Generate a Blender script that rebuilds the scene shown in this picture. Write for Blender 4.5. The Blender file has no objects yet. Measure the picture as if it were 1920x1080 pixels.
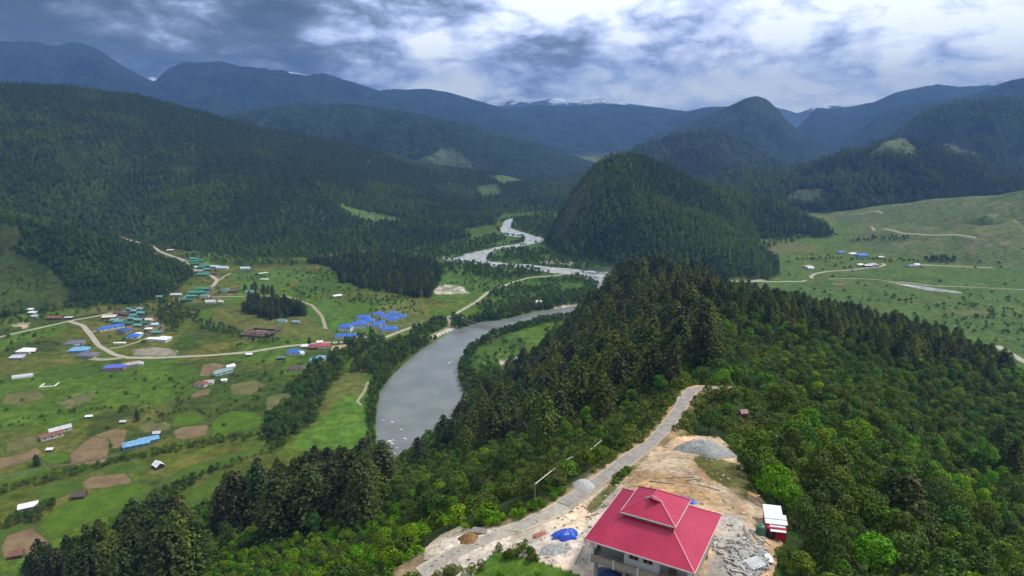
import bpy, bmesh, math, random
import numpy as np
from mathutils import Vector, Matrix
R = math.radians
rng = np.random.default_rng(7)
random.seed(7)
C = bpy.context.scene.collection
scene = bpy.context.scene

# ------------------------------------------------------------------ camera
CAMZ, PITCH, F = 245.0, R(13.6), 1280.0
cam_d = bpy.data.cameras.new('camera'); cam_d.lens = 24; cam_d.sensor_width = 36
cam_d.clip_start = 1.0; cam_d.clip_end = 40000
cam = bpy.data.objects.new('camera', cam_d); C.objects.link(cam)
cam.location = (0, 0, CAMZ); cam.rotation_euler = (R(90) - PITCH, 0, 0)
scene.camera = cam
# ------------------------------------------------------------------ light
SUN_EL, SUN_AZ = R(58), R(78)          # azimuth measured from +Y towards +X
sun_d = bpy.data.lights.new('sun', 'SUN'); sun_d.energy = 2.9; sun_d.angle = R(12); sun_d.color = (1, .95, .87)
sun = bpy.data.objects.new('sun', sun_d); C.objects.link(sun)
sdir = Vector((math.sin(SUN_AZ)*math.cos(SUN_EL), math.cos(SUN_AZ)*math.cos(SUN_EL), math.sin(SUN_EL)))
sun.rotation_euler = sdir.to_track_quat('Z', 'Y').to_euler()
scene.view_settings.view_transform = 'Standard'; scene.view_settings.look = 'None'
scene.view_settings.exposure = 0.30; scene.view_settings.gamma = 1.0
try: scene.view_settings.use_curve_mapping = False
except Exception: pass
scene.cycles.max_bounces = 4; scene.cycles.diffuse_bounces = 2; scene.cycles.glossy_bounces = 2
scene.cycles.transmission_bounces = 1; scene.cycles.volume_bounces = 0; scene.cycles.caustics_reflective = False
scene.cycles.use_denoising = True
scene.cycles.use_adaptive_sampling = True; scene.cycles.adaptive_threshold = 0.02

# ------------------------------------------------------------------ node helpers
class NT:
    def __init__(s, tree): s.t = tree; s.n = tree.nodes; s.l = tree.links
    def add(s, typ, **kw):
        n = s.n.new(typ)
        for k, v in kw.items(): setattr(n, k, v)
        return n
    def put(s, sock, v):
        if isinstance(v, bpy.types.NodeSocket): s.l.new(v, sock)
        elif v is not None: sock.default_value = v
    def math(s, op, a, b=None, c=None, clamp=False):
        n = s.add('ShaderNodeMath', operation=op, use_clamp=clamp)
        for i, v in enumerate((a, b, c)): s.put(n.inputs[i], v)
        return n.outputs[0]
    def vmath(s, op, a, b=None):
        n = s.add('ShaderNodeVectorMath', operation=op); s.put(n.inputs[0], a)
        if b is not None: s.put(n.inputs[1], b)
        return n.outputs[0]
    def noise(s, vec, scale, detail=4, rough=.55, dist=0.0):
        n = s.add('ShaderNodeTexNoise'); s.put(n.inputs['Vector'], vec)
        n.inputs['Scale'].default_value = scale; n.inputs['Detail'].default_value = detail
        n.inputs['Roughness'].default_value = rough; n.inputs['Distortion'].default_value = dist
        return n.outputs['Fac']
    def ramp(s, fac, a, b, c0=0.0, c1=1.0):
        n = s.add('ShaderNodeMapRange'); n.interpolation_type = 'SMOOTHSTEP'
        s.put(n.inputs['Value'], fac)
        for k, v in (('From Min', a), ('From Max', b), ('To Min', c0), ('To Max', c1)): s.put(n.inputs[k], v)
        return n.outputs[0]
    def mix(s, fac, a, b, mode='MIX'):
        n = s.add('ShaderNodeMix', data_type='RGBA', blend_type=mode); s.put(n.inputs[0], fac)
        s.put(n.inputs[6], a); s.put(n.inputs[7], b); return n.outputs[2]
def c4(c): return (c[0], c[1], c[2], 1.0)

# ------------------------------------------------------------------ world: Nishita sky behind a broken overcast
world = bpy.data.worlds.new("World"); scene.world = world; world.use_nodes = True
def build_world():
    t = NT(world.node_tree); t.n.clear()
    out = t.add('ShaderNodeOutputWorld'); sky = t.add('ShaderNodeTexSky', sky_type='NISHITA')
    sky.sun_disc = False; sky.sun_elevation = SUN_EL; sky.sun_rotation = SUN_AZ
    bg1 = t.add('ShaderNodeBackground'); t.l.new(sky.outputs[0], bg1.inputs[0]); bg1.inputs[1].default_value = .1
    tc = t.add('ShaderNodeTexCoord'); d = tc.outputs['Generated']
    sep = t.add('ShaderNodeSeparateXYZ'); t.l.new(d, sep.inputs[0]); x, y, z = sep.outputs
    p = t.vmath('MULTIPLY', d, (1.0, 1.0, 1.9))
    big = t.noise(p, 4.0, 8, .56, .35)
    p2 = t.vmath('ADD', t.vmath('MULTIPLY', d, (1.0, 1.0, 2.5)), (1.3, 4.7, 2.0))
    f0 = t.noise(p2, 8.5, 7, .58, .25)
    puff = t.math('MULTIPLY', t.math('ABSOLUTE', t.math('SUBTRACT', t.noise(p2, 6.0, 6, .55, .2), .5)), 1.6)
    fine = t.math('ADD', t.math('MULTIPLY', f0, .65), t.math('ADD', puff, .04))
    n = t.math('ADD', t.math('MULTIPLY', t.math('SUBTRACT', big, .5), 1.35), t.math('MULTIPLY', t.math('SUBTRACT', fine, .5), 1.35))
    # weather: the heavy cloud bank stands over the mountains on the left (x < 0)
    bank = t.ramp(x, -.46, .04, .26, .72)
    top = t.math('MULTIPLY', t.ramp(z, .06, .16, 0.0, .05), t.ramp(x, -.05, .15))
    base = t.math('MULTIPLY', t.ramp(z, .10, .03, 0.0, .13), t.ramp(x, -.35, .0, 1.0, 1.0))
    level = t.math('ADD', t.math('ADD', n, bank), t.math('ADD', top, base))
    cr = t.add('ShaderNodeValToRGB'); t.l.new(level, cr.inputs[0])
    e = cr.color_ramp.elements
    e[0].position = .10; e[0].color = (.060, .078, .100, 1)
    e[1].position = .84; e[1].color = (1.45, 1.52, 1.50, 1)
    for pos, col in ((.27, (.12, .15, .20, 1)), (.42, (.26, .32, .44, 1)), (.55, (.56, .66, .98, 1)), (.69, (1.0, 1.12, 1.36, 1))):
        q = e.new(pos); q.color = col
    up = t.ramp(z, .25, .6, 1.0, 1.05)                 # overhead the layer is even
    col = t.mix(t.ramp(z, .22, .55), cr.outputs[0], (.70, .75, .82, 1))
    bg2 = t.add('ShaderNodeBackground'); t.l.new(col, bg2.inputs[0]); t.l.new(up, bg2.inputs[1])
    mx = t.add('ShaderNodeMixShader'); mx.inputs[0].default_value = .92
    t.l.new(bg1.outputs[0], mx.inputs[1]); t.l.new(bg2.outputs[0], mx.inputs[2]); t.l.new(mx.outputs[0], out.inputs[0])
build_world()

# ------------------------------------------------------------------ maths helpers
CP, SP = math.cos(PITCH), math.sin(PITCH)
def ray(u, v):
    u = np.asarray(u, float); v = np.asarray(v, float)
    xc = (u-960)/F; yc = (540-v)/F
    return np.stack([xc, CP+yc*SP, -SP+yc*CP], -1)
def at_z(u, v, z=0.0):                      # pixel ray met with a level plane
    d = ray(u, v); t = (z-CAMZ)/d[..., 2]
    return d[..., 0]*t, d[..., 1]*t
def at_t(u, v, t):
    d = ray(u, v); return np.array([d[0]*t, d[1]*t, CAMZ+d[2]*t])
def proj(x, y, z):
    zz = z-CAMZ
    dep = y*CP - zz*SP; up = y*SP + zz*CP
    dep = np.where(dep > 1, dep, 1e9)
    return 960+F*x/dep, 540-F*up/dep, dep
def hash2(ix, iy, s):
    h = (ix.astype(np.int64)*374761393 + iy.astype(np.int64)*668265263 + s*974711) & 0x7fffffff
    h = (h ^ (h >> 13))*1274126177 & 0x7fffffff
    return ((h ^ (h >> 16)) & 0xffff)/65535.0
def vnoise(x, y, s=0):
    ix = np.floor(x); iy = np.floor(y); fx = x-ix; fy = y-iy
    fx = fx*fx*(3-2*fx); fy = fy*fy*(3-2*fy)
    a = hash2(ix, iy, s); b = hash2(ix+1, iy, s); c = hash2(ix, iy+1, s); d = hash2(ix+1, iy+1, s)
    return (a*(1-fx)+b*fx)*(1-fy)+(c*(1-fx)+d*fx)*fy
def fbm(x, y, s=0, octv=4):
    r = 0; amp = .5; tot = 0
    for k in range(octv):
        r = r+amp*vnoise(x*2**k+17.3*k, y*2**k-9.1*k, s+k); tot += amp; amp *= .5
    return r/tot
def sstep(a, b, x):
    t = np.clip((x-a)/(b-a), 0, 1); return t*t*(3-2*t)
def inpoly(px, py, poly):
    inside = np.zeros(np.shape(px), bool); n = len(poly)
    for i in range(n):
        x0, y0 = poly[i]; x1, y1 = poly[(i+1) % n]
        if y0 == y1: continue
        c = ((y0 > py) != (y1 > py)) & (px < (x1-x0)*(py-y0)/(y1-y0)+x0)
        inside ^= c
    return inside
def seg_dist(px, py, pts, closed=False):
    """distance to a polyline; also the index + fraction of the nearest place"""
    best = np.full(np.shape(px), 1e18); where = np.zeros(np.shape(px)); n = len(pts)
    for i in range(n if closed else n-1):
        x0, y0 = pts[i][:2]; x1, y1 = pts[(i+1) % n][:2]
        dx, dy = x1-x0, y1-y0; L = dx*dx+dy*dy+1e-9
        k = np.clip(((px-x0)*dx+(py-y0)*dy)/L, 0, 1)
        d = (px-x0-k*dx)**2+(py-y0-k*dy)**2
        m = d < best; best = np.where(m, d, best); where = np.where(m, i+k, where)
    return np.sqrt(best), where
def pxpoly(pts, z=0.0): return [tuple(map(float, at_z(u, v, z))) for u, v in pts]
class RBF:
    def __init__(s, pts):
        P = np.array(pts, float); s.c = P[:, :2]; n = len(P)
        K = np.linalg.norm(s.c[:, None]-s.c[None], axis=-1)
        A = np.zeros((n+3, n+3)); A[:n, :n] = K - np.eye(n)*2.0
        A[:n, n] = 1; A[:n, n+1:] = s.c/1000; A[n, :n] = 1; A[n+1:, :n] = s.c.T/1000
        s.w = np.linalg.solve(A, np.concatenate([P[:, 2], [0, 0, 0]])); s.n = n
    def __call__(s, x, y):
        r = s.w[s.n]+s.w[s.n+1]*x/1000+s.w[s.n+2]*y/1000
        for i in range(s.n): r = r+s.w[i]*np.sqrt((x-s.c[i, 0])**2+(y-s.c[i, 1])**2)
        return r
def P3(*pts):                                # (u, v, z) -> world
    o = []
    for u, v, z in pts:
        x, y = at_z(u, v, z); o.append((float(x), float(y), z))
    return o
def T3(*pts):                                # (u, v, slant) -> world
    return [tuple(at_t(u, v, t)) for u, v, t in pts]

# ------------------------------------------------------------------ relief
HOUSE_C = (18.2, 77.4); HOUSE_Z = 189.0
near_pts = P3((1200,1078,189),(1100,1060,189),(1000,1010,188),(900,1015,185.5),(840,1040,184),(1350,1060,189),(1440,1060,188.3),
  (1440,960,188),(1400,860,185),(1320,830,183),(1200,850,184.5),(1110,915,186.5),(1285,750,177),(1325,728,174),(1350,640,152),
  (1300,560,131),(1220,520,103),(1160,530,88),(1110,600,58),(1090,640,55),(1050,700,58),(1000,760,62),(900,770,22),(1200,700,118),(1150,760,125),
  (1100,800,120),(1000,830,95),(900,880,80),(800,880,38),(1150,840,152),(1050,900,158),(950,940,154),(850,960,138),(700,960,104),
  (600,990,98),(450,990,62),(350,1010,38),(650,1060,132),(800,1000,156),(400,1070,92),(200,1075,48),
  (1500,670,125),(1470,580,88),(1650,640,92),(1750,630,80),(1860,690,82),(1500,765,150),(1600,750,130),(1700,760,113),(1850,780,98),(1600,900,162),
  (1750,900,141),(1900,900,120),(1550,1000,178),(1700,1040,166),(1900,1050,150))
near_pts += [(15,40,189),(-30,40,176),(60,40,182),(120,60,142),(0,-50,182),(-120,100,112),(-200,150,50),(220,60,90),(300,200,62),(-100,-60,120),(120,-60,140),
  (-217,397,-1),(-150,432,-1),(-97,462,-2),(-52,530,-3),(-20,598,-2),(10,660,-2),(49,752,-2),(95,838,-3),(150,960,-4),(215,900,-3),(290,790,-3),(350,690,-2),(425,570,-2),(480,480,-3),(540,380,-2),(590,250,-2),(600,80,-2),(560,-60,-2),(-255,332,-1),(-290,230,-1),(-320,100,-2),(-320,-60,-2),
  (-330,480,-40),(-200,560,-45),(-120,700,-50),(-20,860,-50),(60,1000,-50),(200,1120,-60),(420,900,-60),(560,680,-60),(700,480,-60),(780,200,-60),(760,-100,-60),(-460,300,-50),(-470,0,-50),(0,-420,-60),(400,-350,-60),(-350,-350,-60)]
spur_pts = T3((0,418,1000),(60,425,1010),(110,440,1010),(200,455,1040),(270,485,1060)) + P3((60,520,28),(130,560,14),(200,560,10),(280,560,5),(340,530,4))
spur_pts += [(x, y, 0) for x, y in pxpoly([(-150,640),(0,606),(60,596),(130,588),(200,578),(290,583),(330,560),(362,528),(330,498),(260,470),(225,452)])]
spur_pts += [(-1000,1000,150),(-1000,850,40),(-950,1250,60),(-700,1200,10),(-540,700,-30),(-400,900,-40),(-300,1150,-60),(-420,1300,-40),(-620,1350,-20),(-1200,1000,150),(-1300,800,0),(-1000,600,-40)]
left_pts = T3((-150,165,2000),(0,165,2000),(120,168,2050),(250,182,2100),(340,204,2150),(420,228,2200),(560,258,2300),(700,285,2400),(850,322,2600),(960,335,2700),(1040,346,2800),
  (100,300,1500),(0,330,1350),(200,360,1420),(300,300,1700),(380,380,1480),(450,350,1560),(550,300,1950),(520,400,1500),(600,430,1520),(700,330,2150),(700,400,1640),(800,345,2250),(850,380,2030),(930,370,2250))
left_pts += [(x, y, 0) for x, y in pxpoly([(215,440),(300,462),(360,480),(430,494),(560,493),(640,482),(740,476),(830,466),(905,448),(940,425),(960,402),(1010,380),(1050,362)])]
left_pts += [(-1900,2000,300),(-2200,1400,300),(-1800,1000,220),(-1250,1100,150),(-900,1180,60),(-1400,2500,200),(-800,2900,100),(-300,3100,20),(-200,1100,-60),(0,1500,-90),(150,2000,-90),(300,2600,-60),(-450,950,-60),(-2000,3000,100),(-1000,900,10),(400,3200,-60)]
mid_pts = T3((1140,306,1430),(1110,330,1430),(1078,365,1410),(1050,412,1400),(1200,312,1440),(1260,330,1450),(1320,352,1470),(1400,384,1480),(1470,405,1500),(1530,424,1500),
  (1150,380,1320),(1200,420,1240),(1260,400,1330),(1300,440,1220),(1350,480,1120),(1420,500,1090),(1380,430,1330))
mid_pts += [(x, y, 0) for x, y in pxpoly([(1028,455),(1040,470),(1090,490),(1140,500),(1200,512),(1290,522),(1400,524),(1468,520),(1462,490),(1400,470),(1420,450),(1490,447),(1560,436),(1565,424)])]
mid_pts += [(80,1500,0),(90,1650,-5),(200,1800,0),(400,1850,5),(650,1800,0),(0,1400,-60),(0,1900,-60),(300,2100,-60),(800,2000,-60),(850,1500,-60),(600,1150,-60),(480,1020,-60),(250,960,-60),(100,1150,-60)]
grass_pts = T3((1990,345,1500),(1920,366,1510),(1850,381,1600),(1780,386,1640),(1700,391,1700),(1620,397,1800),(1560,404,1850),(1900,410,1370),(1800,425,1350),(1850,400,1450),(1700,418,1480))
grass_pts += [(x, y, 0) for x, y in pxpoly([(1930,462),(1850,455),(1760,447),(1680,440),(1600,430),(1570,420)])]
grass_pts += [(1750,1500,110),(1900,1200,60),(1500,2000,-5),(1000,2300,-5),(700,2000,-20),(600,1600,-40),(1500,800,-40),(900,900,-60),(2200,900,-20)]
F_near, F_spur, F_left, F_mid, F_grass = RBF(near_pts), RBF(spur_pts), RBF(left_pts), RBF(mid_pts), RBF(grass_pts)

# river outlines in plan
riv1 = pxpoly([(712,872),(706,815),(705,775),(712,735),(735,702),(760,678),(790,653),(850,618),(900,603),(960,594),(1000,583),(1045,577),(1090,570),(1128,566),
               (1160,572),(1160,590),(1090,588),(1040,592),(1000,603),(955,617),(910,632),(880,650),(862,678),(858,705),(866,728),(885,750),(850,790),(790,835),(745,890),(722,895)])
riv2 = pxpoly([(962,408),(948,412),(933,424),(940,433),(947,440),(966,443),(984,443),(984,452),(970,456),(935,461),(905,468),(875,474),(860,481),(845,484),(822,478),(838,487),(870,491),(905,494),(930,499),(960,498),
               (985,502),(1010,506),(1040,511),(1080,515),(1110,525),(1122,534),(1118,541),(1128,550),(1150,572),(1190,572),(1185,545),(1165,525),(1150,513),(1110,506),(1070,502),(1030,499),(990,494),(955,493),(934,490),
               (912,488),(912,481),(922,474),(938,468),(965,463),(984,459),(1000,456),(1015,452),(1023,447),(1005,442),(985,435),(967,430),(957,426),(960,418)])
riv3 = pxpoly([(1672,529),(1690,533),(1740,543),(1800,549),(1806,546),(1745,537),(1700,531)])
def river_sd(x, y):
    d = np.full(np.shape(x), 1e9)
    for r in (riv1, riv2, riv3):
        xs = [p[0] for p in r]; ys = [p[1] for p in r]
        m = (x > min(xs)-60) & (x < max(xs)+60) & (y > min(ys)-60) & (y < max(ys)+60)
        if not m.any(): continue
        q, _ = seg_dist(x[m], y[m], r, True)
        q = np.where(inpoly(x[m], y[m], r), -q, q)
        d[m] = np.minimum(d[m], q)
    return d
ROADN = P3((780,1075,183.5),(850,1035,184.8),(930,1005,186.6),(1010,975,187.6),(1060,948,187.3),(1110,912,186.6),(1170,868,185.2),(1215,838,184),(1252,800,181.5),(1275,765,178.8),(1286,745,177),(1298,733,175.6),(1325,727,174),(1360,728,171))
def smax(a, b, k=5.0): return .5*(a+b+np.sqrt((a-b)**2+k*k))-k*.5*np.exp(-np.abs(a-b)/k*.7)
def relief(x, y):
    x = np.asarray(x, float); y = np.asarray(y, float)
    r = np.hypot(x, y)
    base = 1.2+(fbm(x/160, y/160, 3, 3)-.5)*4.5+(fbm(x/35, y/35, 5, 2)-.5)*.9
    base = base*sstep(4200, 2500, r)
    sd = river_sd(x, y)
    base = np.where(sd < 25, base*sstep(0, 25, sd)+(-4.0)*(1-sstep(-8, 9, sd)), base)
    rough = (fbm(x/90, y/90, 11, 4)-.5)
    g = [base]
    big = (fbm(x/330, y/330, 21, 4)-.5)
    for k, (fn, lim) in enumerate(((F_near, 900), (F_spur, 1700), (F_left, 4200), (F_mid, 2600), (F_grass, 3200))):
        h = np.full(x.shape, -90.0); m = r < lim
        if k == 1: m &= x < -150
        if k == 2: m &= x < 600
        if k == 3: m &= x > -100
        if k == 4: m &= x > 300
        if m.any():
            v = fn(x[m], y[m])
            lift = sstep(2, 40, v)
            if k == 0: v = v+lift*rough[m]*6*sstep(60, 260, r[m])
            elif k in (2,): rd = 1-np.abs(2*fbm(x[m]/420+.3, y[m]/420, 51, 4)-1); v = v+lift*(rough[m]*16+big[m]*40+(rd-.62)*95*sstep(20, 120, v)*sstep(2400, 1700, r[m]))
            elif k == 4: rd = 1-np.abs(2*fbm(x[m]/300+.7, y[m]/300, 53, 4)-1); v = v+lift*(big[m]*9+rough[m]*6+(rd-.62)*26)
            else: v = v+lift*(rough[m]*12+big[m]*14+((1-np.abs(2*fbm(x[m]/230, y[m]/230, 57, 4)-1))-.62)*(44 if k == 3 else 12)*sstep(0, 60, v))
            h[m] = v
        g.append(h)
    z = g[0]
    for h in g[1:]: z = smax(z, h)
    zone = np.argmax(np.stack([g[0]+1.0]+g[1:]), 0)
    # the levelled building site and the road bench
    d = np.hypot(x-HOUSE_C[0], y-HOUSE_C[1]); m = d < 30
    w = 1-sstep(12, 20, d); z = z*(1-w)+HOUSE_Z*w
    m = r < 240
    if m.any():
        q, i = seg_dist(x[m], y[m], ROADN)
        zr = np.interp(i, np.arange(len(ROADN)), [p[2] for p in ROADN])
        w = (1-sstep(2.8, 6.5, q))*sstep(12, 16, d[m]); z[m] = z[m]*(1-w)+zr*w
    return z, zone, sd
NR, R0, R1 = 860, 12.0, 5200.0
rr = R0*np.exp(np.linspace(0, math.log(R1/R0), NR)); KR = math.log(R1/R0)/(NR-1)
fine_a = np.linspace(R(-43), R(43), 820)
coarse = np.linspace(R(43), R(317), 62)[1:-1]
aa = np.concatenate([fine_a, coarse]); NA = len(aa); DA = fine_a[1]-fine_a[0]
GX = rr[:, None]*np.sin(aa)[None]; GY = rr[:, None]*np.cos(aa)[None]
GZ, GZONE, GSD = relief(GX, GY)
def HG(x, y):                                  # height of the built sheet (bilinear on its own grid)
    x = np.asarray(x, float); y = np.asarray(y, float)
    r = np.clip(np.hypot(x, y), R0*1.001, R1*.999); a = np.clip(np.arctan2(x, y), R(-42.9), R(42.9))
    fi = np.log(r/R0)/KR; fj = (a-fine_a[0])/DA
    i = np.clip(fi.astype(int), 0, NR-2); j = np.clip(fj.astype(int), 0, 818); fi = fi-i; fj = fj-j
    return (GZ[i, j]*(1-fj)+GZ[i, j+1]*fj)*(1-fi)+(GZ[i+1, j]*(1-fj)+GZ[i+1, j+1]*fj)*fi
def zone_at(x, y):
    r = np.clip(np.hypot(x, y), R0*1.001, R1*.999); a = np.clip(np.arctan2(x, y), R(-42.9), R(42.9))
    return GZONE[np.rint(np.log(r/R0)/KR).astype(int), np.clip(np.rint((a-fine_a[0])/DA).astype(int), 0, 819)]
TS = np.exp(np.linspace(math.log(45), math.log(4500), 1400))
def hit(u, v):                                 # where a pixel's ray meets the ground
    d = ray(u, v); X = d[0]*TS; Y = d[1]*TS; Z = CAMZ+d[2]*TS
    m = np.nonzero(Z < HG(X, Y))[0]
    if len(m) == 0: return None
    k = m[0]; k0 = max(k-1, 0)
    a0 = Z[k0]-HG(X[k0], Y[k0]); a1 = Z[k]-HG(X[k], Y[k]); f = a0/(a0-a1+1e-9)
    t = TS[k0]+(TS[k]-TS[k0])*np.clip(f, 0, 1); x, y = d[0]*t, d[1]*t
    return float(x), float(y), float(HG(x, y)), float(t)
def seen(x, y, z):                             # the ground does not stand before the point
    ok = np.ones(len(x), bool)
    for k in np.linspace(.08, .985, 60):
        ok &= (CAMZ+(z-CAMZ)*k) > HG(x*k, y*k)-1.0
    return ok

# ------------------------------------------------------------------ object helpers
def tag(o, label=None, cat=None, group=None, kind=None):
    for k, v in (('label', label), ('category', cat), ('group', group), ('kind', kind)):
        if v: o[k] = v
    return o
def link(name, me, parent=None, loc=None, rz=0.0):
    o = bpy.data.objects.new(name, me); C.objects.link(o)
    if parent is not None: o.parent = parent
    if loc is not None: o.location = loc
    if rz: o.rotation_euler = (0, 0, rz)
    return o
def np_mesh(name, V, Fq, mats=(), smooth=False, midx=None, attrs=None):
    V = np.asarray(V, np.float32); Fq = np.asarray(Fq, np.int32); k = Fq.shape[1]
    me = bpy.data.meshes.new(name); me.vertices.add(len(V)); me.vertices.foreach_set('co', V.ravel())
    me.loops.add(Fq.size); me.loops.foreach_set('vertex_index', Fq.ravel())
    me.polygons.add(len(Fq)); me.polygons.foreach_set('loop_start', np.arange(len(Fq), dtype=np.int32)*k)
    me.polygons.foreach_set('use_smooth', np.full(len(Fq), smooth))
    for m in mats: me.materials.append(m)
    if midx is not None: me.polygons.foreach_set('material_index', np.asarray(midx, np.int32))
    for nm, dom, typ, arr in attrs or ():
        a = me.attributes.new(nm, typ, dom)
        if typ == 'FLOAT_COLOR': a.data.foreach_set('color', np.asarray(arr, np.float32).ravel())
        elif typ == 'FLOAT_VECTOR': a.data.foreach_set('vector', np.asarray(arr, np.float32).ravel())
        else: a.data.foreach_set('value', np.asarray(arr))
    me.update(calc_edges=True); me.validate(clean_customdata=False); return me
class MB:
    """collects boxes, prisms, tubes -> one mesh"""
    def __init__(s): s.v = []; s.f = []
    def poly(s, pts, faces):
        b = len(s.v); s.v += [tuple(p) for p in pts]; s.f += [[b+i for i in f] for f in faces]
    def box(s, x0, x1, y0, y1, z0, z1):
        s.poly([(x0,y0,z0),(x1,y0,z0),(x1,y1,z0),(x0,y1,z0),(x0,y0,z1),(x1,y0,z1),(x1,y1,z1),(x0,y1,z1)],
               [(3,2,1,0),(4,5,6,7),(0,1,5,4),(1,2,6,5),(2,3,7,6),(3,0,4,7)])
    def bar(s, p, q, w, h=None, up=(0,0,1)):
        p = Vector(p); q = Vector(q); d = (q-p).normalized(); h = h or w
        a = d.cross(Vector(up)); a = a.normalized() if a.length > 1e-4 else Vector((1,0,0)); b = a.cross(d).normalized()
        c = [p+a*i*w/2+b*j*h/2 for i, j in ((-1,-1),(1,-1),(1,1),(-1,1))]+[q+a*i*w/2+b*j*h/2 for i, j in ((-1,-1),(1,-1),(1,1),(-1,1))]
        s.poly(c, [(3,2,1,0),(4,5,6,7),(0,1,5,4),(1,2,6,5),(2,3,7,6),(3,0,4,7)])
    def tube(s, p, q, r0, r1=None, n=8, cap=True):
        p = Vector(p); q = Vector(q); r1 = r0 if r1 is None else r1; d = (q-p).normalized()
        a = d.orthogonal().normalized(); b = d.cross(a)
        c = [p+(a*math.cos(k*2*math.pi/n)+b*math.sin(k*2*math.pi/n))*r0 for k in range(n)]
        c += [q+(a*math.cos(k*2*math.pi/n)+b*math.sin(k*2*math.pi/n))*r1 for k in range(n)]
        fs = [(k, (k+1) % n, n+(k+1) % n, n+k) for k in range(n)]
        if cap: fs += [tuple(range(n-1, -1, -1)), tuple(range(n, 2*n))]
        s.poly(c, fs)
    def lathe(s, prof, n=12, o=(0,0,0)):
        c = [(o[0]+r*math.cos(k*2*math.pi/n), o[1]+r*math.sin(k*2*math.pi/n), o[2]+z) for r, z in prof for k in range(n)]
        fs = [(i*n+k, i*n+(k+1) % n, (i+1)*n+(k+1) % n, (i+1)*n+k) for i in range(len(prof)-1) for k in range(n)]
        s.poly(c, fs)
    def mesh(s, name, mat, smooth=False):
        me = bpy.data.meshes.new(name); me.from_pydata(s.v, [], s.f); me.materials.append(mat)
        if smooth: me.polygons.foreach_set('use_smooth', [True]*len(me.polygons))
        me.update(); return me
    def build(s, name, mat, parent=None, loc=None, rz=0.0, smooth=False): return link(name, s.mesh(name, mat, smooth), parent, loc, rz)
def empty(name, loc, rz=0.0):
    o = bpy.data.objects.new(name, None); C.objects.link(o); o.location = loc; o.rotation_euler = (0, 0, rz); o.empty_display_size = .5; return o

# ------------------------------------------------------------------ materials
def new_mat(name):
    m = bpy.data.materials.new(name); m.use_nodes = True; t = NT(m.node_tree)
    return m, t, m.node_tree.nodes['Principled BSDF']
def flat(name, col, rough=.7, spec=.3, var=.25, scale=.6, metal=0.0, streak=None):
    m, t, b = new_mat(name)
    g = t.add('ShaderNodeNewGeometry'); tc = t.add('ShaderNodeTexCoord'); vec = tc.outputs['Object']
    if streak: vec = t.vmath('MULTIPLY', vec, streak)
    n = t.noise(vec, scale, 5, .65)
    k = t.ramp(n, .25, .75, 1-var, 1+var*.6)
    col_ = t.mix(1.0, c4(col), k, 'MULTIPLY'); t.l.new(col_, b.inputs['Base Color'])
    b.inputs['Roughness'].default_value = rough; b.inputs['Specular IOR Level'].default_value = spec; b.inputs['Metallic'].default_value = metal
    return m
def terrain_mat(name, fine=1.0, rough=1.0):
    """ground colour comes from the land-cover attribute, broken up by tufts and soil at three sizes"""
    m, t, b = new_mat(name)
    a = t.add('ShaderNodeAttribute', attribute_name='Col'); g = t.add('ShaderNodeNewGeometry'); P = g.outputs['Position']
    n1 = t.noise(P, .9*fine, 5, .7); n2 = t.noise(P, .12*fine, 5, .65); n3 = t.noise(P, .022*fine, 4, .6)
    k = t.math('MULTIPLY', t.math('MULTIPLY', t.ramp(n1, .3, .7, .70, 1.30), t.ramp(n2, .3, .7, .68, 1.32)), t.ramp(n3, .3, .7, .84, 1.16))
    col = t.mix(1.0, a.outputs['Color'], k, 'MULTIPLY')
    warm = t.mix(t.ramp(t.noise(P, .06*fine, 4, .6), .45, .68, 0.0, .45), col, t.mix(1.0, col, (1.45, 1.05, .85, 1), 'MULTIPLY'))
    t.l.new(warm, b.inputs['Base Color']); b.inputs['Roughness'].default_value = 1.0; b.inputs['Specular IOR Level'].default_value = .08
    bump = t.add('ShaderNodeBump'); bump.inputs['Strength'].default_value = .6; bump.inputs['Distance'].default_value = .8/fine
    t.l.new(n1, bump.inputs['Height']); t.l.new(bump.outputs[0], b.inputs['Normal']); return m
M_ground = terrain_mat('ground_cover')
def mountain_mat():
    m, t, b = new_mat('mountain_forest')
    a = t.add('ShaderNodeAttribute', attribute_name='Col'); g = t.add('ShaderNodeNewGeometry'); P = g.outputs['Position']
    n1 = t.noise(P, .035, 6, .7); n2 = t.noise(P, .005, 5, .6)
    k = t.math('MULTIPLY', t.ramp(n1, .3, .7, .5, 1.5), t.ramp(n2, .3, .7, .7, 1.3))
    col = t.mix(1.0, a.outputs['Color'], k, 'MULTIPLY'); t.l.new(col, b.inputs['Base Color'])
    b.inputs['Roughness'].default_value = 1.0; b.inputs['Specular IOR Level'].default_value = .05
    bump = t.add('ShaderNodeBump'); bump.inputs['Strength'].default_value = .8; bump.inputs['Distance'].default_value = 30
    t.l.new(n1, bump.inputs['Height']); t.l.new(bump.outputs[0], b.inputs['Normal']); return m
M_mount = mountain_mat()

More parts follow.
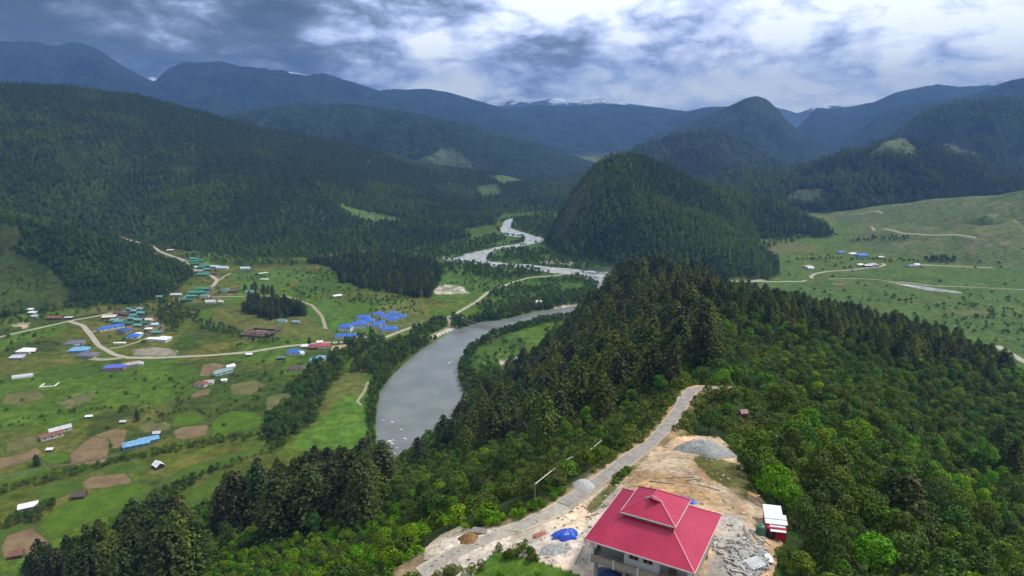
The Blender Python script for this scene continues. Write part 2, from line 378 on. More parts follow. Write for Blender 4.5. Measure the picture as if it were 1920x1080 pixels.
# ------------------------------------------------------------------ land cover of the ground sheet
FLOOR = np.array((.020, .036, .011)); OLIVE = np.array((.076, .100, .014)); LUSH = np.array((.068, .130, .013)); DRY = np.array((.128, .122, .032))
SAND = np.array((.50, .385, .26)); PALE = np.array((.55, .48, .38)); GREY = np.array((.31, .31, .29)); SOIL = np.array((.17, .12, .07))
GU, GV, GD = proj(GX, GY, GZ)
SITE = [(786,1085),(795,1030),(828,1003),(862,988),(905,992),(950,985),(1010,957),(1060,932),(1090,905),(1120,885),(1160,858),(1195,835),(1220,838),(1240,842),(1265,820),(1300,815),(1345,818),(1372,845),(1400,888),(1425,930),(1440,950),(1478,985),(1470,1020),(1452,1085),(1080,1085),(1080,1072),(1010,1050),(960,1035),(930,1030),(900,1060),(885,1085)]
def land_cover():
    x, y, z, u, v, zone, sd = GX, GY, GZ, GU, GV, GZONE, GSD
    r = np.hypot(x, y)
    n1 = fbm(x/120, y/120, 31, 4); n2 = fbm(x/28, y/28, 41, 3); n3 = fbm(x/9, y/9, 47, 3)
    ju = u+(n2-.5)*22; jv = v+(n3-.5)*10
    col = np.zeros(x.shape+(3,)); col[:] = OLIVE
    def lay(c, w): w = np.clip(w, 0, 1)[..., None]; col[:] = col*(1-w)+np.asarray(c)*w
    val = (zone == 0)
    lay(LUSH, val*sstep(.47, .58, n1)*.85); lay(DRY, val*sstep(.56, .44, n1)*sstep(.45, .60, n2)*.6); lay((.036, .062, .012), val*sstep(.55, .66, fbm(x/60, y/60, 91, 4))*.75)
    right = val & (x > 330) & (y > 500)
    lay((.076, .120, .028), right*.85); lay((.128, .132, .050), right*sstep(.52, .66, n1)*.8*(jv < 500)); lay((.062, .115, .026), right*sstep(.42, .6, n2)*(jv > 490)*.8)
    far = val & (y > 1950) & (x < 500)
    lay((.046, .100, .016), val*(y > 980)*(x < 330)*(x > -330)*.85)
    lay((.032, .064, .020), far*.95)
    lay((.075, .155, .020), val*inpoly(ju, jv, [(640,745),(690,735),(697,850),(730,890),(600,850),(545,838),(600,790)]))
    lay((.105, .120, .030), val*inpoly(ju, jv, [(575,745),(640,700),(690,690),(688,735),(640,748),(590,800),(545,815)])*.8)
    for pl in ([(600,560),(760,560),(800,600),(690,640),(620,640),(560,585)], [(800,510),(905,515),(900,548),(860,575),(815,560)], [(890,655),(960,620),(1040,630),(1000,680),(900,700),(880,680)], [(420,515),(560,500),(600,520),(470,545)]):
        lay((.062, .130, .022), val*inpoly(ju, jv, pl)*.75)
    lay((.125, .130, .040), val*inpoly(ju, jv, [(700,575),(745,568),(800,570),(812,600),(760,625),(700,638)])*.7)
    lay((.10, .115, .030), val*inpoly(ju, jv, [(430,570),(560,585),(650,640),(500,635),(350,600)])*.7)
    # wooded and grassy slopes
    for k in (1, 2, 3, 4): lay(FLOOR, (zone == k)*sstep(.5, 6, z))
    lay((.032, .060, .014), (zone == 1)*sstep(.45, .6, n2)*.7)
    lay((.042, .066, .015), (zone == 2)*inpoly(ju, jv, [(-80,470),(30,475),(90,500),(135,545),(120,578),(0,590),(-80,590)])); lay((.046, .060, .016), (zone == 2)*inpoly(ju, jv, [(-80,420),(25,425),(40,445),(20,470),(-80,470)])*.7)
    lay((.075, .135, .035), (zone == 3)*inpoly(ju, jv, [(635,382),(680,395),(730,405),(765,415),(700,418),(655,402)])); lay((.07, .12, .04), ((zone == 3) | far)*inpoly(ju, jv, [(915,330),(975,325),(985,340),(940,346)]))
    lay((.07, .12, .04), ((zone == 3) | far)*inpoly(ju, jv, [(890,352),(930,345),(945,365),(905,370)])*.7)
    lay((.05, .08, .03), (zone == 3)*sstep(.56, .66, n1)*.45)
    lay((.055, .064, .032), (zone == 4)*inpoly(ju, jv, [(1125,305),(1060,360),(1025,440),(1050,472),(1095,430),(1125,350)])*.8)
    lay((.088, .122, .044), (zone == 5)*.95); lay((.075, .11, .038), (zone == 5)*sstep(.45, .62, n1)*.8); lay((.17, .15, .085), (zone == 5)*sstep(.63, .72, n2)*.5)
    # stony places beside the river and on the flats
    st = (n3-.5)*1.0
    for pl in ([(806,538),(835,532),(870,540),(882,549),(845,553),(812,552)], [(935,676),(975,665),(1012,668),(1008,682),(975,690),(940,685)], [(1010,492),(1040,487),(1078,492),(1070,497),(1025,496)], [(1128,512),(1160,508),(1170,518),(1135,520)], [(1015,586),(1050,574),(1100,563),(1108,575),(1060,583)], [(800,634),(830,620),(858,610),(862,615),(830,628),(805,640)], [(862,678),(868,650),(874,652),(868,690)], [(820,476),(845,482),(850,486),(826,482)], [(985,443),(1022,446),(1010,452)]):
        lay((.44, .41, .35), inpoly(u+(n3-.5)*16, v+(n2-.5)*8, pl)*(.45+.55*sstep(.42, .55, n3)))
    lay((.24, .215, .16), val*inpoly(ju, jv, [(245,655),(290,650),(330,655),(332,668),(250,670)])); lay((.18, .16, .10), val*inpoly(ju, jv, [(110,757),(150,738),(178,735),(170,750),(130,766)])*.6)
    lay((.40, .33, .22), (zone <= 2)*inpoly(ju, jv, [(25,607),(45,603),(62,607),(55,613),(32,614)])*.8)
    lay((.17, .145, .10), val*inpoly(ju, jv, [(195,588),(240,580),(300,590),(312,622),(285,630),(215,612)])*(.35+.5*sstep(.42, .6, n3))); lay((.17, .145, .10), val*inpoly(ju, jv, [(335,488),(362,482),(400,498),(412,520),(380,520),(345,505)])*(.3+.5*sstep(.42, .6, n3)))
    lay((.15, .14, .08), val*inpoly(ju, jv, [(345,545),(395,540),(440,545),(440,560),(350,570)])*sstep(.4, .6, n3)*.7)
    # the building site on the ridge
    site = (zone == 1) & (r < 230)
    su = u+(n3-.5)*18; sv = v+(n2-.5)*12
    rd_, _ = seg_dist(x, y, ROADN); vg = site & (rd_ < 6.5)
    lay((.085, .095, .030), vg*sstep(6.5, 3.0, rd_)*.9); lay((.30, .22, .13), vg*sstep(3.6, 1.6, rd_+(n3-.5)*3))
    ins = site & inpoly(su, sv, SITE)
    lay(SAND*.92, ins)
    lay(PALE, ins*(su < 1130)*.75); lay((.62, .55, .46), ins*inpoly(su, sv, [(820,1090),(830,1010),(870,1000),(960,1000),(950,1050),(900,1090)])*.7)
    lay(GREY, ins*inpoly(su, sv, [(1320,1090),(1350,960),(1400,965),(1440,985),(1468,1020),(1455,1090)])*.85)
    lay(GREY, ins*inpoly(su, sv, [(1085,1000),(1130,930),(1165,915),(1165,985),(1110,1020)])*.75); lay((.45, .43, .40), ins*inpoly(su, sv, [(960,1030),(1040,985),(1100,1000),(1100,1060),(1030,1055)])*.7)
    lay((.40, .25, .12), ins*(su > 1180)*sstep(.50, .62, n3)*sstep(.45, .6, n2)*.8)
    lay((.085, .10, .025), ins*inpoly(su+(n3-.5)*40, sv, [(1290,850),(1340,848),(1385,860),(1415,920),(1395,945),(1350,905)])*sstep(.42, .52, n3)*.9)
    lay((.075, .095, .022), site*inpoly(su, sv, [(1095,952),(1150,905),(1212,850),(1262,795),(1290,760),(1302,772),(1262,818),(1205,868),(1155,918),(1110,962)])*sstep(.30, .48, n3)*.92)
    lay((.42, .27, .14), site*inpoly(su, sv, [(1110,905),(1115,890),(1180,845),(1190,850),(1150,880),(1120,900)])); lay((.42, .27, .14), site*inpoly(su, sv, [(1280,722),(1300,712),(1330,715),(1330,726),(1290,732)])); lay((.40, .27, .15), site*inpoly(su, sv, [(1020,955),(1060,930),(1090,925),(1060,950)]))
    lay((.065, .135, .018), (zone == 1)*inpoly(su, sv, [(930,1032),(1000,1048),(1085,1074),(1085,1090),(880,1090),(900,1060)]))
    return col
GCOL = land_cover()
def build_ground():
    V = np.stack([GX, GY, GZ], -1).reshape(-1, 3); col = np.concatenate([GCOL, np.ones(GX.shape+(1,))], -1).reshape(-1, 4)
    i, j = np.meshgrid(np.arange(NR-1), np.arange(NA), indexing='ij'); j2 = (j+1) % NA
    Q = np.stack([i*NA+j, i*NA+j2, (i+1)*NA+j2, (i+1)*NA+j], -1).reshape(-1, 4)[:, ::-1]
    fz = GZONE[:-1].reshape(-1)
    names = [('ground', 'flat green valley floor of fields and meadows'), ('ridge', 'long wooded ridge carrying the building site'), ('hillside', 'low wooded spur with grassy patches at the left edge'),
             ('hillside', 'long dark forested hillside behind the villages'), ('hill', 'steep dark wooded hill beside the far river bend'), ('hill', 'smooth grassy hill above the right hand plain')]
    for k, (nm, lab) in enumerate(names):
        q = Q[fz == k]; used, inv = np.unique(q, return_inverse=True)
        me = np_mesh(nm, V[used], inv.reshape(-1, 4), [M_ground], True, attrs=[('Col', 'POINT', 'FLOAT_COLOR', col[used])])
        tag(link(nm, me), lab, kind='structure')
    # the plain beyond the sheet, out to the horizon
    m = MB(); n = 96; a = [2*math.pi*k/n for k in range(n)]
    m.poly([(4900*math.sin(t), 4900*math.cos(t), -3) for t in a]+[(26000*math.sin(t), 26000*math.cos(t), -3) for t in a], [(k, (k+1) % n, n+(k+1) % n, n+k)[::-1] for k in range(n)])
    o = m.build('ground', flat('far_ground', (.03, .05, .022), 1, .1)); tag(o, 'far valley ground running out to the horizon', kind='structure')
build_ground()

# ------------------------------------------------------------------ mountains: each its own ridge at its own distance
FOREST = (.017, .031, .017); ROCK = (.10, .10, .11)
MOUNT_PTS = {}
def mountain(label, crest, front, back=None, base=-4.0, rough=1.0, seed=0, snow=None, col=FOREST, patches=(), name='mountain', wood=None, nt=90, step=3.0, exp=1.35):
    us = np.array([c[0] for c in crest], float); u = np.arange(us[0], us[-1]+.1, step)
    v = np.interp(u, us, [c[1] for c in crest]); t = np.interp(u, us, [c[2] for c in crest])
    k = np.ones(5)/5; v = np.convolve(np.pad(v, 2, 'edge'), k, 'valid')*.6+v*.4
    d = ray(u, v); cx, cy, cz = d[:, 0]*t, d[:, 1]*t, CAMZ+d[:, 2]*t
    hr = np.hypot(cx, cy); ox, oy = cx/hr, cy/hr
    back = back or front*.7
    s = np.concatenate([np.linspace(-1, 0, nt)[:-1], np.linspace(0, 1, nt//3)])
    off = np.where(s < 0, s*front, s*back)
    S, _ = np.meshgrid(s, u, indexing='ij'); OFF = off[:, None]+0*S
    X = cx[None]+ox[None]*OFF; Y = cy[None]+oy[None]*OFF
    a = 1-np.abs(S); size = front
    w = fbm(X/size*3.0+seed*7.7, Y/size*3.0, 60+seed, 4)-.5
    rg = 1-np.abs(2*fbm(X/size*5.5+seed*3.1, Y/size*5.5, 80+seed, 5)-1)          # spurs and gullies
    a2 = np.clip(a+w*.55*np.sin(np.pi*a)*rough, 0, 1)
    H = (cz-base)[None]
    Z = base+H*a2**exp
    Z = Z+(rg-.62)*H*.60*rough*np.sin(np.pi*np.clip(a, 0, 1))**.8
    Z = np.minimum(Z, np.maximum(cz[None]-.02*(hr[None])*np.abs(OFF)/np.maximum(front, 1)*.4, base+H*np.minimum(1, a+.02)**.5))
    Z = Z+(fbm(X/60, Y/60, 95+seed, 3)-.5)*H*.02*rough
    n_s, n_u = S.shape; V = np.stack([X, Y, Z], -1)
    i, j = np.meshgrid(np.arange(n_s-1), np.arange(n_u-1), indexing='ij')
    Q = np.stack([i*n_u+j, i*n_u+j+1, (i+1)*n_u+j+1, (i+1)*n_u+j], -1).reshape(-1, 4)
    cl = np.zeros((n_s, n_u, 3)); cl[:] = col
    n1 = fbm(X/200, Y/200, 70+seed, 4)
    cl *= (.75+.6*n1)[..., None]
    pu, pv, _ = proj(X, Y, Z); pu = pu+(n1-.5)*14
    for pl, pc in patches: cl[inpoly(pu, pv, pl) & (S < .02)] = pc
    if snow is not None:
        w = sstep(-25, 35, Z-snow+(fbm(X/260, Y/260, 75+seed, 5)-.5)*330)
        cl = cl*(1-w[..., None])+np.array((.80, .84, .90))*w[..., None]
    me = np_mesh(name, V.reshape(-1, 3), Q, [M_mount], True, attrs=[('Col', 'POINT', 'FLOAT_COLOR', np.concatenate([cl, np.ones((n_s, n_u, 1))], -1).reshape(-1, 4))])
    tag(link(name, me), label, kind='structure')
    if wood:                                     # keep points for its trees
        r2 = np.random.default_rng(seed+50); N = wood
        a = r2.uniform(0, nt-1.01, N); b = r2.uniform(0, n_u-1.01, N)
        ia = a.astype(int); ib = b.astype(int); fa = (a-ia)[:, None]; fb = (b-ib)[:, None]
        P = (V[ia, ib]*(1-fb)+V[ia, ib+1]*fb)*(1-fa)+(V[ia+1, ib]*(1-fb)+V[ia+1, ib+1]*fb)*fa
        qu, qv, _ = proj(P[:, 0], P[:, 1], P[:, 2]); keep = P[:, 2] > 4
        for pl, pc in patches: keep &= ~inpoly(qu, qv, pl)
        MOUNT_PTS[label] = P[keep]
def cr(t, *p): return [(a, b, t) if not hasattr(t, '__len__') else (a, b, t[0]+(t[1]-t[0])*i/(len(p)-1)) for i, (a, b) in enumerate(p)]
mountain('snow streaked peaks at the head of the valley', cr(11800,(820,205),(880,193),(905,190),(922,188),(945,182),(975,185),(998,191),(1020,188),(1045,182),(1070,190),(1095,187),(1112,184),(1142,183),(1170,193),(1230,201),(1300,210)), 3400, snow=560, seed=1, col=(.05,.06,.07))
mountain('snowy saddle seen through the gap in the left range', cr(11500,(200,175),(255,160),(280,144),(300,147),(330,155),(420,160),(500,140),(530,133),(560,137),(600,148),(660,165)), 3000, snow=720, seed=2, col=(.06,.07,.08))
mountain('snowy peaks beyond the steep round peak', cr(11000,(1400,215),(1455,200),(1478,206),(1495,213),(1520,203),(1550,198),(1580,199),(1640,192),(1700,180)), 3000, snow=480, seed=3, col=(.06,.07,.08))
mountain('snow tipped crest at the far right skyline', cr(10500,(1740,180),(1800,164),(1845,157),(1870,152),(1900,150),(1960,150)), 2600, snow=760, seed=16, col=(.06,.07,.08))
mountain('broad dark peak under the storm cloud at far left', cr(6600,(-520,95),(-330,72),(-150,66),(-60,72),(0,77),(60,77),(105,87),(130,79),(160,82),(190,96),(220,117),(255,137),(290,153),(330,178),(400,200)), 2500, seed=4)
mountain('high blue mountain left of the valley head', cr((6400,7200),(255,180),(275,162),(295,148),(320,126),(345,117),(420,115),(450,124),(480,130),(540,137),(580,142),(605,137),(640,148),(675,158),(730,176),(800,205)), 2600, seed=5)
mountain('long blue mountain shoulder falling towards the valley', cr((7200,7800),(640,185),(700,173),(730,167),(770,168),(800,166),(840,173),(900,190),(960,207),(1030,228),(1100,250)), 2300, seed=6)
mountain('blue range closing the valley in the middle', cr(8600,(840,222),(900,206),(950,203),(1000,197),(1080,199),(1150,195),(1240,203),(1290,210),(1340,222),(1420,240)), 2900, seed=7)
mountain('low blue crest left of the steep round peak', cr(7600,(1230,235),(1270,214),(1300,206),(1325,200),(1370,200),(1400,212),(1440,240)), 2200, seed=8)
mountain('hazy blue range at the right of the valley', cr(7600,(1440,290),(1490,245),(1518,215),(1530,202),(1560,204),(1590,201),(1640,191),(1680,173),(1720,165),(1757,158),(1800,163),(1850,160),(1900,160),(1980,165)), 2500, seed=9)
mountain('blue wooded mountain at the right edge', cr(5400,(1540,285),(1610,245),(1645,215),(1700,196),(1760,188),(1830,176),(1850,166),(1890,152),(1920,146),(1990,138)), 1900, seed=10)
mountain('dark blue forested ridge behind the left hillside', cr((3500,4000),(300,250),(400,222),(470,207),(540,197),(640,193),(720,203),(800,216),(870,232),(950,252),(1030,275),(1080,294),(1130,318)), 1150, seed=11,
         patches=[([(778,300),(815,288),(830,276),(850,280),(885,305),(888,320),(830,312)], (.085,.12,.06))], col=(.02,.036,.018))
mountain('steep round peak above the valley', cr(4700,(1170,282),(1230,256),(1290,232),(1340,211),(1375,195),(1400,183),(1420,180),(1440,188),(1460,206),(1475,226),(1500,246),(1530,263),(1560,281),(1600,300)), 1150, seed=12, rough=.8, col=(.026,.040,.022))
mountain('small dark wooded hill below the round peak', cr(3200,(1100,318),(1140,302),(1180,281),(1230,263),(1290,251),(1330,244),(1365,250),(1400,269),(1440,298),(1500,318)), 800, seed=13, name='hill', wood=2600,
         patches=[([(1150,292),(1175,278),(1190,275),(1180,290)], (.13,.12,.08)), ([(1195,300),(1222,296),(1225,305),(1200,306)], (.13,.12,.08))], col=(.024,.036,.018))
mountain('wooded mountain with pale clearings at the right edge', cr(3300,(1640,275),(1690,244),(1730,210),(1770,196),(1810,188),(1860,186),(1920,189),(2020,195)), 900, seed=14, wood=5200,
         patches=[([(1760,268),(1790,272),(1830,288),(1838,296),(1800,290)], (.12,.135,.07))], col=(.030,.045,.022))
mountain('dark wooded ridge with a grassy crown behind the plain', cr((2350,2250),(1300,340),(1400,326),(1480,320),(1530,303),(1570,293),(1620,283),(1650,268),(1690,258),(1725,270),(1760,281),(1810,297),(1860,314),(1920,328),(2020,345)), 560, seed=15, wood=9000, rough=.8, name='hillside', exp=.95,
         patches=[([(1632,288),(1660,264),(1690,254),(1716,276),(1728,292),(1690,294)], (.10,.125,.055)), ([(1460,372),(1500,355),(1540,352),(1570,372),(1520,385)], (.075,.09,.045))], col=(.020,.034,.015))

# ------------------------------------------------------------------ river
def water_mat():
    m, t, b = new_mat('river_water'); g = t.add('ShaderNodeNewGeometry'); P = g.outputs['Position']
    sep = t.add('ShaderNodeSeparateXYZ'); t.l.new(P, sep.inputs[0])
    n = t.noise(P, .03, 4, .6)
    b.inputs['Base Color'].default_value = (.040, .052, .050, 1)
    col = t.mix(t.ramp(n, .3, .7), (.135, .155, .150, 1), (.190, .205, .196, 1)); t.l.new(col, b.inputs['Base Color'])
    b.inputs['Roughness'].default_value = .22; b.inputs['IOR'].default_value = 1.33; b.inputs['Specular IOR Level'].default_value = .5
    bump = t.add('ShaderNodeBump'); bump.inputs['Strength'].default_value = .7; bump.inputs['Distance'].default_value = .35
    rif = t.math('MULTIPLY', t.ramp(sep.outputs[1], 900, 1080), t.ramp(t.noise(P, .07, 6, .7), .34, .6))   # shallow broken water upstream
    col2 = t.mix(t.math('MULTIPLY', rif, .75), col, (.52, .53, .53, 1)); t.l.new(col2, b.inputs['Base Color'])
    t.l.new(t.math('MULTIPLY_ADD', rif, .4, .2), b.inputs['Roughness'])
    t.l.new(t.noise(P, .5, 4, .6), bump.inputs['Height']); t.l.new(bump.outputs[0], b.inputs['Normal'])
    return m
def build_river():
    wm = water_mat(); m = MB()
    def sheet(x0, x1, y0, y1): m.poly([(x0,y0,-1.6),(x1,y0,-1.6),(x1,y1,-1.6),(x0,y1,-1.6)], [(0,1,2,3)])
    sheet(-260, 520, 400, 1980)
    o = m.build('river', wm); tag(o, 'wide grey green river winding up the valley', kind='structure')
    m = MB(); xs = [p[0] for p in riv3]; ys = [p[1] for p in riv3]
    m.poly([(min(xs)-5,min(ys)-5,-1.55),(max(xs)+5,min(ys)-5,-1.55),(max(xs)+5,max(ys)+5,-1.55),(min(xs)-5,max(ys)+5,-1.55)], [(0,1,2,3)])
    tag(m.build('pond', wm), 'narrow bright pool on the right hand plain', kind='structure')
build_river()

# ------------------------------------------------------------------ roads and paths: sheets laid on the ground
def spline(pts, step):
    P = np.array(pts, float); d = np.r_[0, np.cumsum(np.linalg.norm(np.diff(P, axis=0), axis=1))]
    n = max(3, int(d[-1]/step)); s = np.linspace(0, d[-1], n); Q = np.stack([np.interp(s, d, P[:, k]) for k in range(P.shape[1])], -1)
    for _ in range(3): Q[1:-1] = (Q[:-2]+2*Q[1:-1]+Q[2:])/4
    return Q
ROADS = []
def strip(name, label, pts, width, mat, lift=.12, step=3.0, px=True, kind='structure', jag=.12):
    if px: pts = [hit(u, v)[:2] for u, v in pts]
    Q = spline([p[:2] for p in pts], step); T = np.gradient(Q, axis=0); T /= np.linalg.norm(T, axis=1)[:, None]+1e-9; N = np.stack([-T[:, 1], T[:, 0]], -1)
    s = np.arange(len(Q)); sm = s*step/11.; w0 = width/2*(1+jag*(fbm(sm, s*0., 3, 2)-.5)*2); w1 = width/2*(1+jag*(fbm(sm, s*0.+9, 4, 2)-.5)*2)
    k = max(3, int(width/1.2)+1); f = np.linspace(-1, 1, k)
    X = Q[:, 0][:, None]+N[:, 0][:, None]*np.where(f < 0, f*w0[:, None], f*w1[:, None]); Y = Q[:, 1][:, None]+N[:, 1][:, None]*np.where(f < 0, f*w0[:, None], f*w1[:, None])
    Z = HG(X, Y)+lift
    i, j = np.meshgrid(np.arange(len(Q)-1), np.arange(k-1), indexing='ij'); q = np.stack([i*k+j, (i+1)*k+j, (i+1)*k+j+1, i*k+j+1], -1).reshape(-1, 4)
    V = np.stack([X, Y, Z], -1).reshape(-1, 3)
    nrm = np.cross(V[q[0, 1]]-V[q[0, 0]], V[q[0, 3]]-V[q[0, 0]]); q = q if nrm[2] > 0 else q[:, ::-1]
    o = link(name, np_mesh(name, V, q, [mat], True, attrs=[('Across', 'POINT', 'FLOAT', np.tile(f, len(Q)).astype(np.float32))])); tag(o, label, kind=kind)
    ROADS.append((Q, width)); return o
def road_mat(name, col, edge, dark=(.24, .23, .22)):
    m, t, b = new_mat(name); a = t.add('ShaderNodeAttribute', attribute_name='Across'); g = t.add('ShaderNodeNewGeometry'); P = g.outputs['Position']
    n = t.noise(P, .5, 5, .65); n2 = t.noise(P, 2.2, 4, .7)
    c = t.mix(t.ramp(n, .35, .65), c4(col), c4(dark)); ab = t.math('ABSOLUTE', a.outputs['Fac'])
    c = t.mix(t.ramp(t.math('ADD', ab, t.math('MULTIPLY', t.math('SUBTRACT', n2, .5), .5)), .66, .92), c, c4(edge))
    t.l.new(t.mix(1.0, c, t.ramp(n2, .3, .7, .82, 1.15), 'MULTIPLY'), b.inputs['Base Color']); b.inputs['Roughness'].default_value = .9; b.inputs['Specular IOR Level'].default_value = .2
    return m
M_road = road_mat('road_concrete', (.30, .275, .24), (.40, .32, .22), (.215, .20, .18))
M_lane = road_mat('lane_gravel', (.40, .37, .30), (.40, .35, .24), (.33, .30, .25))
M_path = road_mat('path_dirt', (.34, .31, .21), (.20, .20, .085), (.27, .25, .16))
strip('road', 'pale concrete road climbing the ridge past the building site', [(p[0], p[1]) for p in ROADN[4:]], 3.1, M_road, .13, .6, px=False, jag=.3)
M_track = road_mat('track_dirt', (.40, .36, .30), (.50, .42, .32), (.31, .285, .25))
strip('path', 'worn grey dirt track from the sandy slope up to the ridge road', [(790,1078),(850,1040),(925,1006),(1000,978),(1045,956),(1062,946)], 2.7, M_track, .07, .6, jag=.5)
strip('road', 'grey road bend showing between the trees right of the ridge', [(1478,728),(1490,745),(1502,762),(1522,790)], 4.5, M_road, .10, 1.0)
strip('road', 'valley road from the left edge to the lower village', [(-60,650),(0,632),(60,618),(130,602),(165,596),(200,589),(236,583)], 5.5, M_lane)
strip('road', 'main valley road running from the lower village along the river', [(128,602),(155,610),(170,628),(185,648),(215,665),(240,671),(300,671),(400,666),(470,660),(530,650),(600,643),(680,640),(720,634),(760,618),(795,606),(845,594),(872,578),(893,566),(915,548),(960,530),(990,521),(1040,517),(1088,514)], 5.6, M_lane)
strip('road', 'village road down through the green roofed upper village', [(225,444),(285,460),(297,470),(345,488),(358,502),(378,513),(398,518),(408,525),(400,536),(378,546),(340,561),(304,577)], 6.2, M_lane)
strip('path', 'pale track crossing the meadow to the whitewashed hostel', [(398,557),(440,556),(500,555),(540,556),(585,572),(592,580),(604,593),(611,617)], 4.6, M_path)
strip('path', 'short lane forking up from the village junction', [(410,526),(420,519),(433,512)], 5, M_path)
strip('path', 'short drive to the long blue roofed house', [(165,624),(180,621),(192,618)], 5, M_path)
strip('path', 'grass edged lane behind the two white roofed houses', [(205,654),(230,650),(262,640),(280,632)], 4.5, M_path)
strip('path', 'pale yard track below the grey roofed houses', [(170,672),(190,675),(212,673),(228,671)], 8, M_path)
strip('path', 'sandy footpath on the bank beside the river', [(690,716),(684,733),(668,754),(678,760)], 3.0, M_path)
strip('path', 'pale riverside track by the footbridge', [(804,632),(825,622),(845,612),(843,602),(838,596)], 4, M_path)
strip('road', 'straight pale road behind the wooded ridge on the right plain', [(1340,527),(1400,528),(1460,528),(1500,528),(1512,526)], 6, M_lane)
strip('road', 'pale lane looping past the farmhouses on the plain', [(1523,522),(1520,518),(1530,513),(1550,509),(1600,506),(1640,501),(1660,497),(1655,494)], 5.5, M_lane)
strip('road', 'straight dirt track across the far plain', [(1712,497),(1745,497),(1800,500),(1862,502)], 8, M_path)
strip('path', 'faint track along the plain above the pool', [(1552,523),(1600,522),(1640,524),(1700,530),(1760,537),(1960,545)], 4, M_path)
strip('path', 'winding dirt trail on the grassy hill', [(1635,425),(1660,430),(1690,437),(1740,441),(1790,440),(1830,446)], 7, M_path)
strip('path', 'pale trail at the foot of the grassy hill', [(1590,402),(1620,400),(1640,396),(1655,400)], 7, M_path)
strip('road', 'grey riverside road at the right edge of the plain', [(1868,648),(1885,658),(1905,670),(1960,698)], 9, M_lane)
strip('stream_bed', 'dry grey stream bed between the fields', [(-40,905),(60,882),(150,868),(225,852)], 3.2, flat('stream_stones', (.115,.11,.062), 1, .1, .5, .4), .08, jag=.6)

# ------------------------------------------------------------------ fields
FIELDS = []
def field_mat(name, col, furrow=.14, ang=.5):
    m, t, b = new_mat(name); g = t.add('ShaderNodeNewGeometry'); P = g.outputs['Position']; a = t.add('ShaderNodeAttribute', attribute_name='Rim')
    n = t.noise(P, .09, 5, .65); n2 = t.noise(P, .9, 4, .7)
    c = t.mix(1.0, c4(col), t.math('MULTIPLY', t.ramp(n, .3, .7, .78, 1.22), t.ramp(n2, .3, .7, .86, 1.14)), 'MULTIPLY')
    rt = t.add('ShaderNodeVectorRotate', rotation_type='Z_AXIS'); t.l.new(P, rt.inputs['Vector']); rt.inputs['Angle'].default_value = ang
    w = t.add('ShaderNodeTexWave', wave_type='BANDS', bands_direction='X'); w.inputs['Scale'].default_value = .16; w.inputs['Distortion'].default_value = 1.2; w.inputs['Detail Scale'].default_value = .4; t.l.new(rt.outputs[0], w.inputs['Vector'])
    c = t.mix(1.0, c, t.ramp(w.outputs['Fac'], 0, 1, 1-furrow, 1+furrow*.6), 'MULTIPLY')
    edge = t.ramp(t.math('ADD', a.outputs['Fac'], t.math('MULTIPLY', t.math('SUBTRACT', t.noise(P, .5, 4, .7), .5), 2.4)), .2, 1.5)
    c = t.mix(edge, (.062, .092, .020, 1), c)
    t.l.new(c, b.inputs['Base Color']); b.inputs['Roughness'].default_value = 1; b.inputs['Specular IOR Level'].default_value = .08; return m
MF = {'soil': field_mat('ploughed_soil', (.185, .130, .070)), 'lush': field_mat('young_crop', (.072, .128, .012)), 'green': field_mat('pasture', (.064, .108, .014)), 'pale': field_mat('stubble', (.125, .125, .045)), 'yard': field_mat('bare_yard', (.26, .23, .165))}
def field(label, pts, kind):
    P = [hit(u, v)[:2] for u, v in pts]; xs = [p[0] for p in P]; ys = [p[1] for p in P]; s = 1.5
    gx, gy = np.meshgrid(np.arange(min(xs), max(xs)+s, s), np.arange(min(ys), max(ys)+s, s), indexing='ij')
    d, _ = seg_dist(gx, gy, P, True); d = np.where(inpoly(gx, gy, P), d, -d)
    n = gx.shape[1]; i, j = np.meshgrid(np.arange(gx.shape[0]-1), np.arange(n-1), indexing='ij')
    q = np.stack([i*n+j, (i+1)*n+j, (i+1)*n+j+1, i*n+j+1], -1).reshape(-1, 4); dd = d.ravel()
    q = q[(dd[q] > -1.6).all(1)]
    if not len(q): return
    V = np.stack([gx, gy, HG(gx, gy)+.06], -1).reshape(-1, 3); used, inv = np.unique(q, return_inverse=True)
    o = link('field', np_mesh('field', V[used], inv.reshape(-1, 4), [MF[kind]], True, attrs=[('Rim', 'POINT', 'FLOAT', dd[used].astype(np.float32))])); tag(o, label, kind='structure'); FIELDS.append(P)
